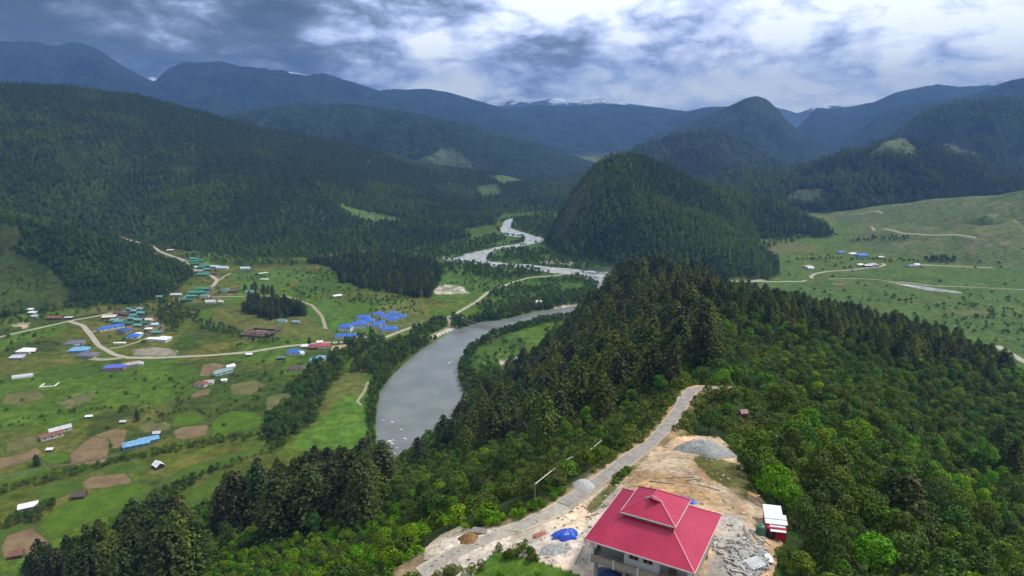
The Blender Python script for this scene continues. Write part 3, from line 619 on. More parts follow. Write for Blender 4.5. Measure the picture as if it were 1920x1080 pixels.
for lab, kd, pts in (
    ('ploughed brown field below the long rust roofed house', 'soil', [(128,852),(150,835),(172,818),(205,822),(207,838),(198,868),(135,875)]),
    ('ploughed strip beside the blue tin house', 'soil', [(172,818),(215,803),(240,806),(232,838),(208,842),(205,824)]),
    ('brown field at the left edge', 'soil', [(-20,862),(20,855),(70,838),(82,848),(50,866),(-20,885)]),
    ('square brown field in the middle of the green crops', 'soil', [(324,808),(345,800),(392,796),(390,815),(350,826),(328,822)]),
    ('brown field at the lower left with a hut on it', 'soil', [(0,1030),(10,1005),(62,988),(96,1018),(60,1040),(5,1050)]),
    ('brown field above the dark hut', 'soil', [(152,905),(170,893),(235,886),(254,905),(200,915),(156,918)]),
    ('brown garden plot beside the grey farmhouse', 'soil', [(372,705),(380,685),(400,680),(422,684),(418,696),(395,706)]),
    ('bare brown plot below the rust roofed farmhouse', 'soil', [(355,742),(372,733),(396,728),(392,740),(362,746)]),
    ('long bright green field at the lower left', 'lush', [(68,985),(110,950),(200,915),(258,905),(288,912),(250,945),(150,985),(100,1012)]),
    ('bright green crop beside the square brown field', 'lush', [(395,815),(398,790),(430,770),(480,775),(500,790),(470,806)]),
    ('bright green crop left of the square brown field', 'lush', [(320,800),(330,780),(355,772),(380,778),(385,792),(345,798)]),
    ('green field beside the white roofed barn', 'green', [(60,920),(130,895),(150,905),(148,920),(80,945)]),
    ('green meadow in a gap of the lower left woods', 'green', [(318,962),(350,925),(400,895),(425,885),(420,910),(360,955)]),
    ('green strip below the white gabled hut', 'green', [(300,905),(340,880),(420,855),(500,835),(505,845),(400,880),(330,908)]),
    ('bright grass around the small white shed', 'lush', [(75,862),(90,850),(130,848),(132,862),(100,872)]),
    ('round pale field in the green meadow below the village', 'lush', [(370,595),(380,582),(396,580),(402,592),(390,602),(375,602)]),
    ('bare sandy playing ground beside the valley road', 'yard', [(247,665),(256,655),(290,650),(322,654),(332,662),(310,668)]),
    ('pale trampled ground inside the walled brown yard', 'yard', [(476,622),(490,614),(505,618),(500,632),(486,634)]),
    ('pale mown plot above the blue tin house', 'pale', [(255,800),(300,785),(322,795),(318,806),(270,812)]),
    ('green plot between the farmhouse and the road', 'green', [(330,690),(365,683),(372,700),(345,712),(325,708)]),
    ('yellowish plot right of the rust roofed farmhouse', 'pale', [(430,722),(475,712),(500,722),(470,742),(435,740)]),
    ('green plot left of the white gabled hut', 'green', [(190,880),(240,868),(280,872),(275,884),(205,890)]),
    ('lush plot at the left edge above the hedge', 'lush', [(-20,895),(40,882),(90,872),(95,882),(30,902),(-20,910)]),
    ('green plot at the left edge below the white barn', 'green', [(-20,1000),(30,985),(60,978),(40,992),(-20,1022)]),
    ('yellow green plot below the greenhouse', 'pale', [(10,740),(70,730),(90,745),(40,760),(0,758)]),
    ('lush plot along the lane of the lower village', 'lush', [(180,655),(205,662),(215,676),(190,670)]),
    ('green plot under the slate roofed houses', 'green', [(85,690),(150,682),(185,692),(150,708),(90,706)]),
    ('pale fallow plot in front of the long rust farmhouse', 'pale', [(10,830),(60,815),(80,825),(60,838),(10,850)]),
    ('yellowish strip along the tree belt', 'pale', [(500,745),(540,735),(552,752),(520,775),(498,770)]),
    ('lush meadow between the hostel and the pines', 'lush', [(640,575),(690,568),(700,580),(660,592)]),
    ('ploughed plot on the right plain before the spur', 'soil', [(1558,531),(1580,530),(1590,534),(1565,536)]),
    ('tan fallow field on the right plain', 'pale', [(1775,580),(1850,583),(1860,590),(1800,592)]),
    ('tan field beside the wooded spur on the plain', 'pale', [(1400,462),(1460,458),(1520,462),(1510,472),(1430,474)]),
    ): field(lab, pts, kd)

# ------------------------------------------------------------------ trees
def leaf_mat(name, col, col2, trans=.25, var=.9):
    m, t, b = new_mat(name); t.n.remove(b)
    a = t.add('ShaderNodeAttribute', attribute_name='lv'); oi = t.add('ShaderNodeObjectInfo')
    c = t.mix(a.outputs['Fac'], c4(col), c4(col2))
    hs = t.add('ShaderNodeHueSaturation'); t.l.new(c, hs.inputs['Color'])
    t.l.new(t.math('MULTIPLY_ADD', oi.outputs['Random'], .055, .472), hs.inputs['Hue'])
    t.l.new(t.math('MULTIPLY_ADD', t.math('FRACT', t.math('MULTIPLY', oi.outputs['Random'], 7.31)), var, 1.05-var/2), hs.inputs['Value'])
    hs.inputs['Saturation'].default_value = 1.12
    d = t.add('ShaderNodeBsdfDiffuse'); tr = t.add('ShaderNodeBsdfTranslucent'); t.l.new(hs.outputs[0], d.inputs[0]); t.l.new(hs.outputs[0], tr.inputs[0])
    gl = t.add('ShaderNodeBsdfGlossy'); gl.inputs['Roughness'].default_value = .55
    mx = t.add('ShaderNodeMixShader'); mx.inputs[0].default_value = trans; t.l.new(d.outputs[0], mx.inputs[1]); t.l.new(tr.outputs[0], mx.inputs[2])
    m2 = t.add('ShaderNodeMixShader'); m2.inputs[0].default_value = .02; t.l.new(mx.outputs[0], m2.inputs[1]); t.l.new(gl.outputs[0], m2.inputs[2])
    t.l.new(m2.outputs[0], t.n['Material Output'].inputs['Surface']); return m
M_bark = flat('bark', (.075, .055, .038), .95, .1, .4, 3)
LEAF = {'dark': leaf_mat('needles_dark', (.026, .046, .012), (.060, .088, .019)), 'olive': leaf_mat('needles_olive', (.052, .074, .013), (.112, .138, .023)), 'brown': leaf_mat('needles_brown', (.036, .042, .013), (.074, .078, .022)),
        'deep': leaf_mat('leaves_deep', (.032, .068, .012), (.078, .130, .024)), 'mid': leaf_mat('leaves_mid', (.056, .100, .014), (.118, .178, .026)), 'bright': leaf_mat('leaves_bright', (.078, .160, .014), (.150, .265, .028)),
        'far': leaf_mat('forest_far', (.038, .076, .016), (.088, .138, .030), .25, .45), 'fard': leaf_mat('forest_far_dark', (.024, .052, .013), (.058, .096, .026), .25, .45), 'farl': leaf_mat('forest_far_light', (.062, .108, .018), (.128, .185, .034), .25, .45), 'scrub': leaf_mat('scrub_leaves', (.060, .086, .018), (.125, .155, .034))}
def leaf_quads(P, N, S, g, jitter=.55, stretch=1.0):
    n = len(P); N = N+g.normal(0, jitter, (n, 3)); N /= np.linalg.norm(N, axis=1)[:, None]+1e-9
    A = np.cross(N, g.normal(0, 1, (n, 3))); A /= np.linalg.norm(A, axis=1)[:, None]+1e-9; B = np.cross(N, A)
    S = np.asarray(S)[:, None]
    k = lambda: g.uniform(.6, 1.15, (n, 1))
    V = np.stack([P+A*S*k()*stretch+B*S*.15, P+B*S*k()*.8, P-A*S*k()*stretch-B*S*.12, P-B*S*k()*.8], 1).reshape(-1, 3)
    return V, np.arange(4*n).reshape(-1, 4)
def crown_mesh(name, P, N, S, lv, mat, g, jitter=.55, stretch=1.0):
    V, Q = leaf_quads(P, N, S, g, jitter, stretch)
    return np_mesh(name, V, Q, [mat], False, attrs=[('lv', 'FACE', 'FLOAT', np.clip(lv, 0, 1).astype(np.float32))])
def conifer_pts(g, h=20.0, w=4.2, nl=20, nb=10, per=5, leaf=.75):
    P, N, S, L = [], [], [], []
    lean = g.normal(0, .25, 2)
    for k in range(nl):
        f = min(.985, .10+.88*(k+g.uniform(-.3, .3))/(nl-1)); rad = w*(1-f**2.6)**.8*g.uniform(.82, 1.12)+.25
        if f < .2: rad *= .55+2.2*f
        m = max(3, int(nb*(.35+.65*rad/w))); a0 = g.uniform(0, 6.28)
        for b in range(m):
            a = a0+b*2*math.pi/m+g.normal(0, .18); ln = rad*g.uniform(.68, 1.12); tone = g.uniform(0, .55)
            for q in range(per):
                s = (.28+.72*(q+g.uniform(0, .9))/per); r_ = ln*s
                z = h*f+.35*ln*s*(1-s*1.25)+g.normal(0, .18)
                P.append((math.cos(a)*r_+lean[0]*f+g.normal(0, .22), math.sin(a)*r_+lean[1]*f+g.normal(0, .22), z))
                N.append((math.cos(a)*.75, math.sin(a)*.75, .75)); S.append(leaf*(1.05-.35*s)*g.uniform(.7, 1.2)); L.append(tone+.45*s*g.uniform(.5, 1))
    P.append((lean[0], lean[1], h)); N.append((0, 0, 1)); S.append(leaf*.5); L.append(.6)
    return np.array(P), np.array(N), np.array(S), np.array(L)
def broad_pts(g, h=8.0, w=3.6, lobes=9, per=90, leaf=.42, low=.22):
    cs, rs = [], []
    for k in range(lobes):
        f = k/max(1, lobes-1); a = g.uniform(0, 6.28); rr_ = w*(.62*math.sqrt(g.uniform(.05, 1)) if k else 0)*(1-.55*f)
        cs.append((math.cos(a)*rr_, math.sin(a)*rr_, h*(low+.12+(.52*f if k else .5)))); rs.append(w*g.uniform(.36, .54)*(1-.25*f))
    cs = np.array(cs); rs = np.array(rs); P, N, S, L = [], [], [], []
    for k in range(lobes):
        d = g.normal(0, 1, (per, 3)); d[:, 2] = np.abs(d[:, 2])*.9-.25+d[:, 2]*.15; d /= np.linalg.norm(d, axis=1)[:, None]
        p = cs[k]+d*(rs[k]*g.uniform(.82, 1.12, per))[:, None]*np.array((1, 1, .85))
        ok = np.ones(per, bool)
        for j in range(lobes):
            if j != k: ok &= np.linalg.norm(p-cs[j], axis=1) > rs[j]*.78
        p, dd = p[ok], d[ok]; n = len(p); tone = g.uniform(0, .5)
        P.append(p); N.append(dd+np.array((0, 0, .25))); S.append(leaf*g.uniform(.6, 1.3, n)); L.append(tone+g.uniform(0, .5, n))
    return np.concatenate(P), np.concatenate(N), np.concatenate(S), np.concatenate(L)
def trunk_mesh(name, h, r, limbs, g):
    m = MB(); m.tube((0, 0, -1.0), (0, 0, h*.45), r, r*.72, 7); m.tube((0, 0, h*.45), (g.normal(0, .1), g.normal(0, .1), h*.93), r*.72, r*.12, 6)
    for k in range(limbs):
        a = g.uniform(0, 6.28); z = h*g.uniform(.2, .7); l = h*g.uniform(.12, .24)
        m.tube((0, 0, z), (math.cos(a)*l, math.sin(a)*l, z+l*.5), r*.4, r*.08, 5)
    return m.mesh(name, M_bark)
def join_mesh(name, crown, trunk):
    def arr(me):
        V = np.empty(len(me.vertices)*3, np.float32); me.vertices.foreach_get('co', V); return V.reshape(-1, 3)
    cv, tv = arr(crown), arr(trunk); verts = np.concatenate([cv, tv]); o = len(cv)
    me = bpy.data.meshes.new(name)
    faces = [tuple(p.vertices) for p in crown.polygons]+[tuple(o+i for i in p.vertices) for p in trunk.polygons]
    me.from_pydata(verts.tolist(), [], faces); me.materials.append(crown.materials[0]); me.materials.append(trunk.materials[0])
    nc = len(crown.polygons); me.polygons.foreach_set('material_index', np.r_[np.zeros(nc, np.int32), np.ones(len(trunk.polygons), np.int32)])
    lv = np.empty(nc, np.float32); crown.attributes['lv'].data.foreach_get('value', lv)
    a = me.attributes.new('lv', 'FLOAT', 'FACE'); a.data.foreach_set('value', np.r_[lv, np.full(len(trunk.polygons), .3, np.float32)]); me.update(); return me
KIT = {}           # kind, tint -> list of (crown, trunk, joined)
def make_kit():
    for kind, tints, n in (('conifer', ('dark', 'olive', 'brown'), 3), ('broad', ('deep', 'mid', 'bright'), 4), ('shrub', ('scrub', 'mid', 'bright'), 3)):
        for ti, tint in enumerate(tints):
            lst = []
            for k in range(n):
                g = np.random.default_rng(100*ti+k+(0 if kind == 'conifer' else 1000 if kind == 'broad' else 2000))
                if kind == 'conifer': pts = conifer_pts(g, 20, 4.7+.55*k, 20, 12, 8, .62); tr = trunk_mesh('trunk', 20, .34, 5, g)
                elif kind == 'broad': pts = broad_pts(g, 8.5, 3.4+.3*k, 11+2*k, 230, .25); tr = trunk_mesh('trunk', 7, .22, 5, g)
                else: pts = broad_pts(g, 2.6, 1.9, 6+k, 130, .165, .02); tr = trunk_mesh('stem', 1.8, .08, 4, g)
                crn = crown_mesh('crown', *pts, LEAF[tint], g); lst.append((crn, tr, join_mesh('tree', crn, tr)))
            KIT[kind, tint] = lst
    far = []
    for tint in ('fard', 'far', 'farl'):
        for k in range(5):                                            # distant trees: same build, fewer and larger sprays
            g = np.random.default_rng(500+k)
            pts = conifer_pts(g, 17, 4.5, 9, 9, 3, 1.15) if k < 2 else broad_pts(g, 12, 4.9, 6, 38, 1.0, .1)
            crn = crown_mesh('crown', *pts, LEAF[tint], g, .45); far.append((crn, None, join_mesh('tree', crn, trunk_mesh('trunk', 11, .3, 0, g))))
    KIT['far', 'far'] = far
make_kit()
def scatter(name, label, pts, rot, scl, idx, meshes):
    """one object: a mass of trees, set out by geometry nodes"""
    col = bpy.data.collections.new(name+'_kinds')
    for k, me in enumerate(meshes): col.objects.link(bpy.data.objects.new('%s_kind_%02d' % (name, k), me))
    me = bpy.data.meshes.new(name); me.vertices.add(len(pts)); me.vertices.foreach_set('co', np.asarray(pts, np.float32).ravel())
    for nm, typ, arr in (('rot', 'FLOAT', np.asarray(rot, np.float32)), ('idx', 'INT', np.asarray(idx, np.int32))):
        a = me.attributes.new(nm, typ, 'POINT'); a.data.foreach_set('value', arr)
    a = me.attributes.new('scl', 'FLOAT_VECTOR', 'POINT'); a.data.foreach_set('vector', np.asarray(scl, np.float32).ravel())
    o = link(name, me); tag(o, label, kind='stuff')
    ng = bpy.data.node_groups.new(name, 'GeometryNodeTree'); ng.interface.new_socket('Geometry', in_out='INPUT', socket_type='NodeSocketGeometry'); ng.interface.new_socket('Geometry', in_out='OUTPUT', socket_type='NodeSocketGeometry')
    n = ng.nodes; l = ng.links; gi = n.new('NodeGroupInput'); go = n.new('NodeGroupOutput'); ip = n.new('GeometryNodeInstanceOnPoints'); ci = n.new('GeometryNodeCollectionInfo')
    ci.inputs['Collection'].default_value = col; ci.inputs['Separate Children'].default_value = True; ci.inputs['Reset Children'].default_value = True
    def attr(nm, typ):
        q = n.new('GeometryNodeInputNamedAttribute'); q.data_type = typ; q.inputs['Name'].default_value = nm; return [x for x in q.outputs if x.enabled][0]
    cx = n.new('ShaderNodeCombineXYZ'); l.new(attr('rot', 'FLOAT'), cx.inputs[2]); er = n.new('FunctionNodeEulerToRotation'); l.new(cx.outputs[0], er.inputs[0])
    l.new(gi.outputs[0], ip.inputs['Points']); l.new(ci.outputs[0], ip.inputs['Instance']); ip.inputs['Pick Instance'].default_value = True
    l.new(attr('idx', 'INT'), ip.inputs['Instance Index']); l.new(er.outputs[0], ip.inputs['Rotation']); l.new(attr('scl', 'FLOAT_VECTOR'), ip.inputs['Scale'])
    l.new(ip.outputs[0], go.inputs[0]); md = o.modifiers.new('trees', 'NODES'); md.node_group = ng; return o

# ------------------------------------------------------------------ houses and huts
def sheet_mat(name, col, rough=.45, var=.22):            # painted or bare corrugated sheet, a little weathered
    m, t, b = new_mat(name); tc = t.add('ShaderNodeTexCoord'); P = tc.outputs['Object']
    w = t.add('ShaderNodeTexWave', wave_type='BANDS', bands_direction='X'); w.inputs['Scale'].default_value = 1.1; w.inputs['Distortion'].default_value = .4; t.l.new(P, w.inputs['Vector'])
    n = t.noise(P, .35, 5, .7); k = t.math('MULTIPLY', t.ramp(n, .25, .75, 1-var, 1+var), t.ramp(w.outputs['Fac'], 0, 1, .9, 1.05))
    t.l.new(t.mix(1.0, c4(col), k, 'MULTIPLY'), b.inputs['Base Color']); b.inputs['Roughness'].default_value = rough; b.inputs['Specular IOR Level'].default_value = .4; return m
RC = {k: sheet_mat('roof_'+k, c) for k, c in dict(green=(.035,.21,.12), dgreen=(.025,.13,.085), lgreen=(.10,.30,.19), teal=(.10,.27,.25), gteal=(.20,.31,.31), grey=(.30,.31,.33), dgrey=(.14,.15,.18), lgrey=(.50,.52,.53), white=(.78,.78,.77),
      blue=(.035,.13,.52), dblue=(.03,.09,.24), lblue=(.16,.36,.56), sky=(.42,.58,.66), purple=(.11,.13,.48), red=(.42,.075,.075), rust=(.20,.085,.055), brown=(.10,.07,.06), pinkish=(.42,.33,.32), cream=(.62,.55,.43), tan=(.42,.27,.16)).items()}
WC = {k: flat('wall_'+k, c, .85, .2, .18, .8) for k, c in dict(white=(.72,.72,.70), grey=(.34,.34,.33), wood=(.12,.085,.06), cream=(.55,.50,.40), green=(.06,.16,.12), blue=(.20,.34,.48), pink=(.45,.26,.32), dark=(.06,.05,.045)).items()}
M_glass = flat('dark_glass', (.02, .025, .03), .15, .5, .1); M_wood = flat('timber', (.16, .11, .07), .8, .2, .35, 2)
M_frame = flat('window_wood', (.42, .33, .20), .7, .3, .15)
BUILT = []                                               # (x, y, radius): keeps trees off the houses
def roof_mb(kind, L, W, h, rise, ov, th=.14):
    m = MB(); a, b = L/2+ov, W/2+ov; z0 = h-.05
    if kind == 'gable':
        for s in (1, -1):
            p = [(-a, s*b, z0-rise*ov/(W/2)), (a, s*b, z0-rise*ov/(W/2)), (a, 0, z0+rise), (-a, 0, z0+rise)]; q = [(x, y, z+th) for x, y, z in p]
            f = [(0,1,2,3),(7,6,5,4),(0,4,5,1),(1,5,6,2),(2,6,7,3),(3,7,4,0)]; m.poly(p+q, f if s < 0 else [g[::-1] for g in f])
    elif kind == 'hip':
        r = max(.2, L/2-W/2); zl = z0-.12
        p = [(-a,-b,zl),(a,-b,zl),(a,b,zl),(-a,b,zl),(-r,0,z0+rise),(r,0,z0+rise)]; q = [(x,y,z+th) for x,y,z in p[:4]]+[(x,y,z+th) for x,y,z in p[4:]]
        m.poly(q, [(0,1,5,4),(1,2,5),(2,3,4,5),(3,0,4)]); m.poly([p[0],p[1],p[2],p[3]]+q[:4], [(3,2,1,0),(0,1,5,4),(1,2,6,5),(2,3,7,6),(3,0,4,7)])
    elif kind == 'shed':
        p = [(-a,-b,z0),(a,-b,z0),(a,b,z0+rise),(-a,b,z0+rise)]; q = [(x,y,z+th) for x,y,z in p]
        m.poly(p+q, [(3,2,1,0),(4,5,6,7),(0,1,5,4),(1,2,6,5),(2,3,7,6),(3,0,4,7)])
    return m
def wall_mb(kind, L, W, h, rise):
    m = MB(); x, y = L/2, W/2; m.box(-x, x, -y, y, -1.2, h-.10)
    if kind == 'gable':
        for s in (1, -1): m.poly([(s*x, -y, h-.1), (s*x, y, h-.1), (s*x, 0, h+rise-.12)], [(0,1,2) if s > 0 else (2,1,0)])
    if kind == 'shed': m.poly([(-x,-y,h-.1),(x,-y,h-.1),(x,y,h-.1),(-x,y,h-.1),(x,y,h+rise-.15),(-x,y,h+rise-.15)], [(1,2,4),(0,5,3),(2,3,5,4)])
    return m
def house(label, cat, u, v, L, W, h, roof, wall='white', kind='gable', rot=0, rise=None, ov=.6, win=0, name=None, group=None, storeys=1, veranda=False, extra=None):
    x, y, z, t = hit(u, v); rise = W*.24 if rise is None else rise
    root = empty(name or cat.replace(' ', '_'), (x, y, z), R(rot)); tag(root, label, cat, group); BUILT.append((x, y, max(L, W)*.55+1.5))
    wall_mb(kind, L, W, h, rise).build('wall', WC[wall], root)
    roof_mb(kind, L, W, h, rise, ov).build('roof', RC[roof], root)
    if win:
        g = MB(); g.box(-.55, .55, -.05, .05, 0, 1.15); f = MB(); f.box(-.7, .7, -.02, .02, -.12, 1.27)
        wm, fm = g.mesh('pane', M_glass), f.mesh('window', WC['cream'])
        for s in range(storeys):
            for sd in (-1, 1):
                for k in range(win):
                    wx = -L/2+L*(k+.5)/win
                    w = link('window', fm, root, (wx, sd*(W/2+.025), s*2.9+1.0)); link('pane', wm, w, (0, sd*.02, 0))
    if veranda:
        p = MB(); n = max(3, int(L/3))
        for k in range(n+1): p.box(-L/2+L*k/n-.11, -L/2+L*k/n+.11, -W/2-1.3, -W/2-1.08, -.8, h-.2)
        p.box(-L/2, L/2, -W/2-1.3, -W/2-.02, .1, .3); p.build('veranda', WC[wall], root)
    if extra: extra(root, L, W, h)
    return root
H = house
VA, VB, HO, FA, RP = 'houses of the lower village', 'houses of the upper village', 'whitewashed hostel buildings with blue roofs', 'farmhouses among the fields', 'farmhouses on the right hand plain'
# lower village
H('bright green roofed hut at the back corner of the lower village', 'house', 244,582,7.5,6,2.8,'lgreen','green',rot=-15,group=VA)
H('grey teal roofed hut just right of the bright green one', 'house', 253,585.5,8,6,2.8,'gteal','green',rot=-12,group=VA)
H('grey roofed shed highest at the right rear of the lower village', 'shed', 264,581,9,5,2.5,'grey','grey',rot=-20,group=VA)
H('wide dark green roofed house below the grey rear shed', 'house', 266,589.5,11,6.5,2.8,'teal','green',rot=-10,group=VA)
H('green roofed hut beside the long brown longhouse', 'house', 252,594,9,6,2.8,'teal','green',rot=-5,group=VA)
H('square bright teal roofed hut in the heart of the village', 'house', 248,600,8,7,2.8,'teal','green',rot=-6,group=VA)
H('grey blue roofed hut right of the square teal one', 'house', 261,602.5,10,6.5,2.8,'gteal','green',rot=-8,group=VA)
H('low dark green roofed hut under the cream house', 'house', 271,607.5,9,6,2.4,'dgreen','green',rot=-5,group=VA)
H('pale teal roofed house nearest the beige yard', 'house', 216,603,9,5.5,2.8,'gteal','green',rot=18,group=VA)
H('teal roofed house second along the row above the long blue roof', 'house', 223.5,606,10,6.5,2.8,'teal','green',rot=12,group=VA)
H('dark green hip roofed house ending the row above the blue hall', 'house', 240,609,12,7,2.8,'dgreen','green','hip',rot=0,group=VA)
H('light green roofed shelter with a pale fence', 'shelter', 261,612,10,6,2.2,'lgreen','wood',rot=-8,group=VA)
H('pale sky blue tin hut at the right end of the village', 'house', 292,611,7,6,2.6,'sky','grey',rot=10,group=VA)
H('cream roofed hut above the pale blue tin hut', 'house', 281,602,9,6,2.6,'cream','cream',rot=-5,group=VA)
H('long brown thatched longhouse at the back of the village', 'longhouse', 231,590,24,9,2.6,'brown','wood',rot=-20,group=VA)
H('low pale beige roofed shed beside the village entrance', 'shed', 205,596,16,9,2.0,'cream','wood','shed',rot=12,rise=.8,group=VA)
H('small white domed shed at the village edge', 'shed', 278.5,619,8,4.5,2.2,'white','grey','hip',rot=10,group=VA)
H('low teal hut in the bushes at the right end of the village', 'house', 295,625,9,4.5,2.0,'teal','green','gable',rot=8,group=VA)
H('long bright blue roofed hall with white walls', 'hall', 209,617,27,8,3.2,'blue','white','hip',rot=48,win=4,group=VA)
H('broad dark blue hip roofed house in the village', 'house', 234,622.5,15,10,2.8,'dblue','grey','hip',rot=-25,group=VA)
H('vivid blue roofed house with a white tent behind', 'house', 251.5,633.5,13,9,3,'blue','white','hip',rot=5,win=2,group=VA)
H('white tent roofed shed behind the vivid blue house', 'shed', 261,628.5,8,6,2.4,'white','white','hip',rot=-25,group=VA)
H('flat white roofed house on posts by the lane', 'house', 288,638,12,7,2.8,'white','white','hip',rot=0,rise=1.0,win=2,group=VA)
H('big white hip roofed house right of the flat white one', 'house', 307,638.5,14,11,3,'white','white','hip',rot=-12,win=3,group=VA)
H('left one of two small white sheds on the village green', 'shed', 220,645,6.5,2.6,1.9,'white','white','gable',rot=8,rise=.4,group=VA)
H('right one of two small white sheds on the village green', 'shed', 229.5,645,7,2.6,1.9,'white','white','gable',rot=10,rise=.4,group=VA)
H('topmost of three white terraces at the forest edge', 'house', 58,583,7,4,2.6,'white','grey','shed',rot=-8,rise=.6,group=FA)
H('middle one of three white terraces at the forest edge', 'house', 61.5,589,10,4.5,2.6,'white','grey','shed',rot=-8,rise=.6,group=FA)
H('lowest of three white terraces at the forest edge', 'house', 65,596,8,4,2.6,'lgrey','grey','shed',rot=-8,rise=.6,group=FA)
H('long red rust roofed shed above the road fork', 'shed', 104,598,18,7,2.6,'rust','wood',rot=4,group=FA)
H('small grey roofed roadside shelter at the road fork', 'shelter', 129,598,9,4,2.2,'lgrey','dark','shed',rot=6,rise=.5,group=FA)
H('white hip roofed farmhouse near the left edge', 'house', 49,661,15,11,3,'white','white','hip',rot=0,win=3,group=FA)
H('low grey tin shed below the white farmhouse', 'shed', 33,672,13,7,2,'lgrey','grey','shed',rot=5,rise=.8,group=FA)
H('white lean-to right of the white farmhouse', 'shed', 60,661,8,6,2.4,'white','wood','gable',rot=15,group=FA)
H('broad slate grey hip roofed house beside the village road', 'house', 141,646,18,11,2.8,'dgrey','grey','hip',rot=12,group=FA)
H('small white shed in front of the slate grey roofs', 'shed', 145,648,5.5,3,2,'white','white','gable',rot=5,group=FA)
H('light sky blue roofed house between the two grey ones', 'house', 149,659,19,11,2.8,'lblue','blue','hip',rot=10,win=3,group=FA)
H('low blue grey roofed house by the pale yard track', 'house', 165,668,19,11,2.6,'dgrey','grey','hip',rot=-6,group=FA)
H('blue purple roofed house with pinkish walls below the road', 'house', 216,692,20,9,3,'purple','pink','hip',rot=10,win=3,group=FA)
H('pale rusty roofed house right of the blue purple one', 'house', 247,686,15,7,2.6,'pinkish','grey','gable',rot=38,group=FA)
H('small white roofed porch at the end of the rusty house', 'shed', 262,684,7,5,2.3,'lgrey','white','gable',rot=15,group=FA)
# scattered farms
H('long grey green roofed farmhouse beside the brown garden plot', 'house', 417,700,18,8,2.8,'gteal','white','gable',rot=50,win=3,group=FA)
H('white annex behind the grey green farmhouse', 'shed', 432,690,8,6,2.5,'white','white','gable',rot=50,group=FA)
H('rust red roofed farmhouse with whitewashed walls', 'house', 378,723,11,8,2.8,'rust','white','hip',rot=-8,win=2,group=FA)
H('pale pink roofed wing of the rust red farmhouse', 'house', 391,720,9,7,2.6,'pinkish','white','hip',rot=12,group=FA)
H('tiny white hut beyond the rust red farmhouse', 'hut', 421,715.5,4.5,3.5,2.2,'white','white','gable',rot=10,group=FA)
H('brown hip roofed farmhouse on the meadow left of the tree belt', 'house', 557,693,15,9,2.4,'brown','cream','hip',rot=5,group=FA)
H('small dark grey cabin on the meadow below the blue house', 'hut', 528,673,8,5,2.2,'dgrey','dark','gable',rot=10,group=FA)
H('tiny white hut just below the valley road', 'hut', 468,667,6,4,2.2,'white','wood','gable',rot=5,group=FA)
H('blue roofed white house among the roadside trees', 'house', 553,664,15,9,3.4,'blue','white','hip',rot=-6,win=3,group=FA)
H('white roofed wing of the roadside blue house', 'shed', 565,665,6,6,2.8,'white','white','gable',rot=-6,group=FA)
H('long red roofed house beside the valley road', 'house', 600,652,22,8,3,'red','white','gable',rot=12,win=4,group=FA)
H('reddish brown roofed house left of the long red one', 'house', 587,654,9,7,2.8,'rust','wood','gable',rot=5,group=FA)
H('white roofed shed left of the red roofs', 'shed', 573,652,9,6,2.6,'white','grey','hip',rot=5,group=FA)
H('white sided block rising behind the red roof', 'shed', 600,645,6,5,3,'white','white','gable',rot=12,group=FA)
H('pale blue tin hut half hidden in the tree belt', 'hut', 589,679,8,7,3.4,'lblue','cream','hip',rot=10,group=FA)
H('blue grey tin house deepest in the tree belt', 'house', 602,676,9,8,4,'lblue','white','hip',rot=-15,group=FA)
H('tan tile roofed open shed near the river road', 'shed', 637,656,15,11,2.4,'tan','wood','shed',rot=22,rise=1.2,group=FA)
H('low white shed in front of the tan roof', 'shed', 628,659,9,4,2.2,'lgrey','white','gable',rot=-12,group=FA)
H('green roofed bungalow in the meadow behind the brown yard', 'house', 530,604,10,6,2.6,'teal','white','gable',rot=0,group=FA)
H('small grey roofed hut right of the green bungalow', 'hut', 556,606,9,5,2.4,'gteal','grey','gable',rot=-8,group=FA)
H('white tented roof in the scrub above the hostel', 'shed', 633,557,12,6,2.6,'white','grey','hip',rot=30,group=FA)
H('white roofed hut in the woods on the far river bank', 'hut', 1010,569,10,6,3,'white','white','gable',rot=8,group=FA)
# the hostel
H('two storey white hostel block with a blue roof, leftmost of the big blocks', 'hostel', 649,620,15,11,6,'blue','white','hip',rot=-8,win=5,storeys=2,group=HO)
H('hostel block with a forward bay, second of the big blocks', 'hostel', 673,615,17,12,6,'blue','white','hip',rot=12,win=5,storeys=2,group=HO)
H('white hostel block at the centre of the blue roofed group', 'hostel', 691,609,15,12,5.6,'blue','white','hip',rot=8,win=4,storeys=2,group=HO)
H('rear hostel block behind the centre of the blue roofs', 'hostel', 682,602,16,10,5.6,'blue','white','hip',rot=4,win=4,storeys=2,group=HO)
H('low hostel house right of the big blocks', 'hostel', 706,613.5,11,9,3.6,'blue','white','hip',rot=5,win=3,group=HO)
H('small hostel wing between the low house and the round one', 'hostel', 716,609,9,8,3.6,'blue','white','hip',rot=15,win=2,group=HO)
H('wide low hostel house nearest the road, right of the lawn', 'hostel', 730,620,19,11,3.2,'blue','white','hip',rot=6,win=4,group=HO)
for k, w in enumerate(('first', 'second', 'third', 'last')):
    H('%s from the left of four joined blue roofed bays along the lawn' % w, 'hostel', 633.5+10*k, 634-.35*k, 6.6, 8.5, 3.2, 'blue', 'white', 'hip', rot=6, win=2, ov=.3, group=HO)
H('blue cottage at the rear left of the right hand hostel group', 'cottage', 709,592,13,9,3.4,'blue','white','hip',rot=5,win=3,group=HO)
H('blue cottage at the left front of the right hand hostel group', 'cottage', 722,597,11,10,3.4,'blue','white','hip',rot=20,win=2,group=HO)
H('blue cottage at the top of the right hand hostel group', 'cottage', 737,591.5,12,9,3.4,'blue','white','hip',rot=10,win=3,group=HO)
H('blue cottage lowest in the right hand hostel group', 'cottage', 736,602,13,9,3.4,'blue','white','hip',rot=15,win=3,group=HO)
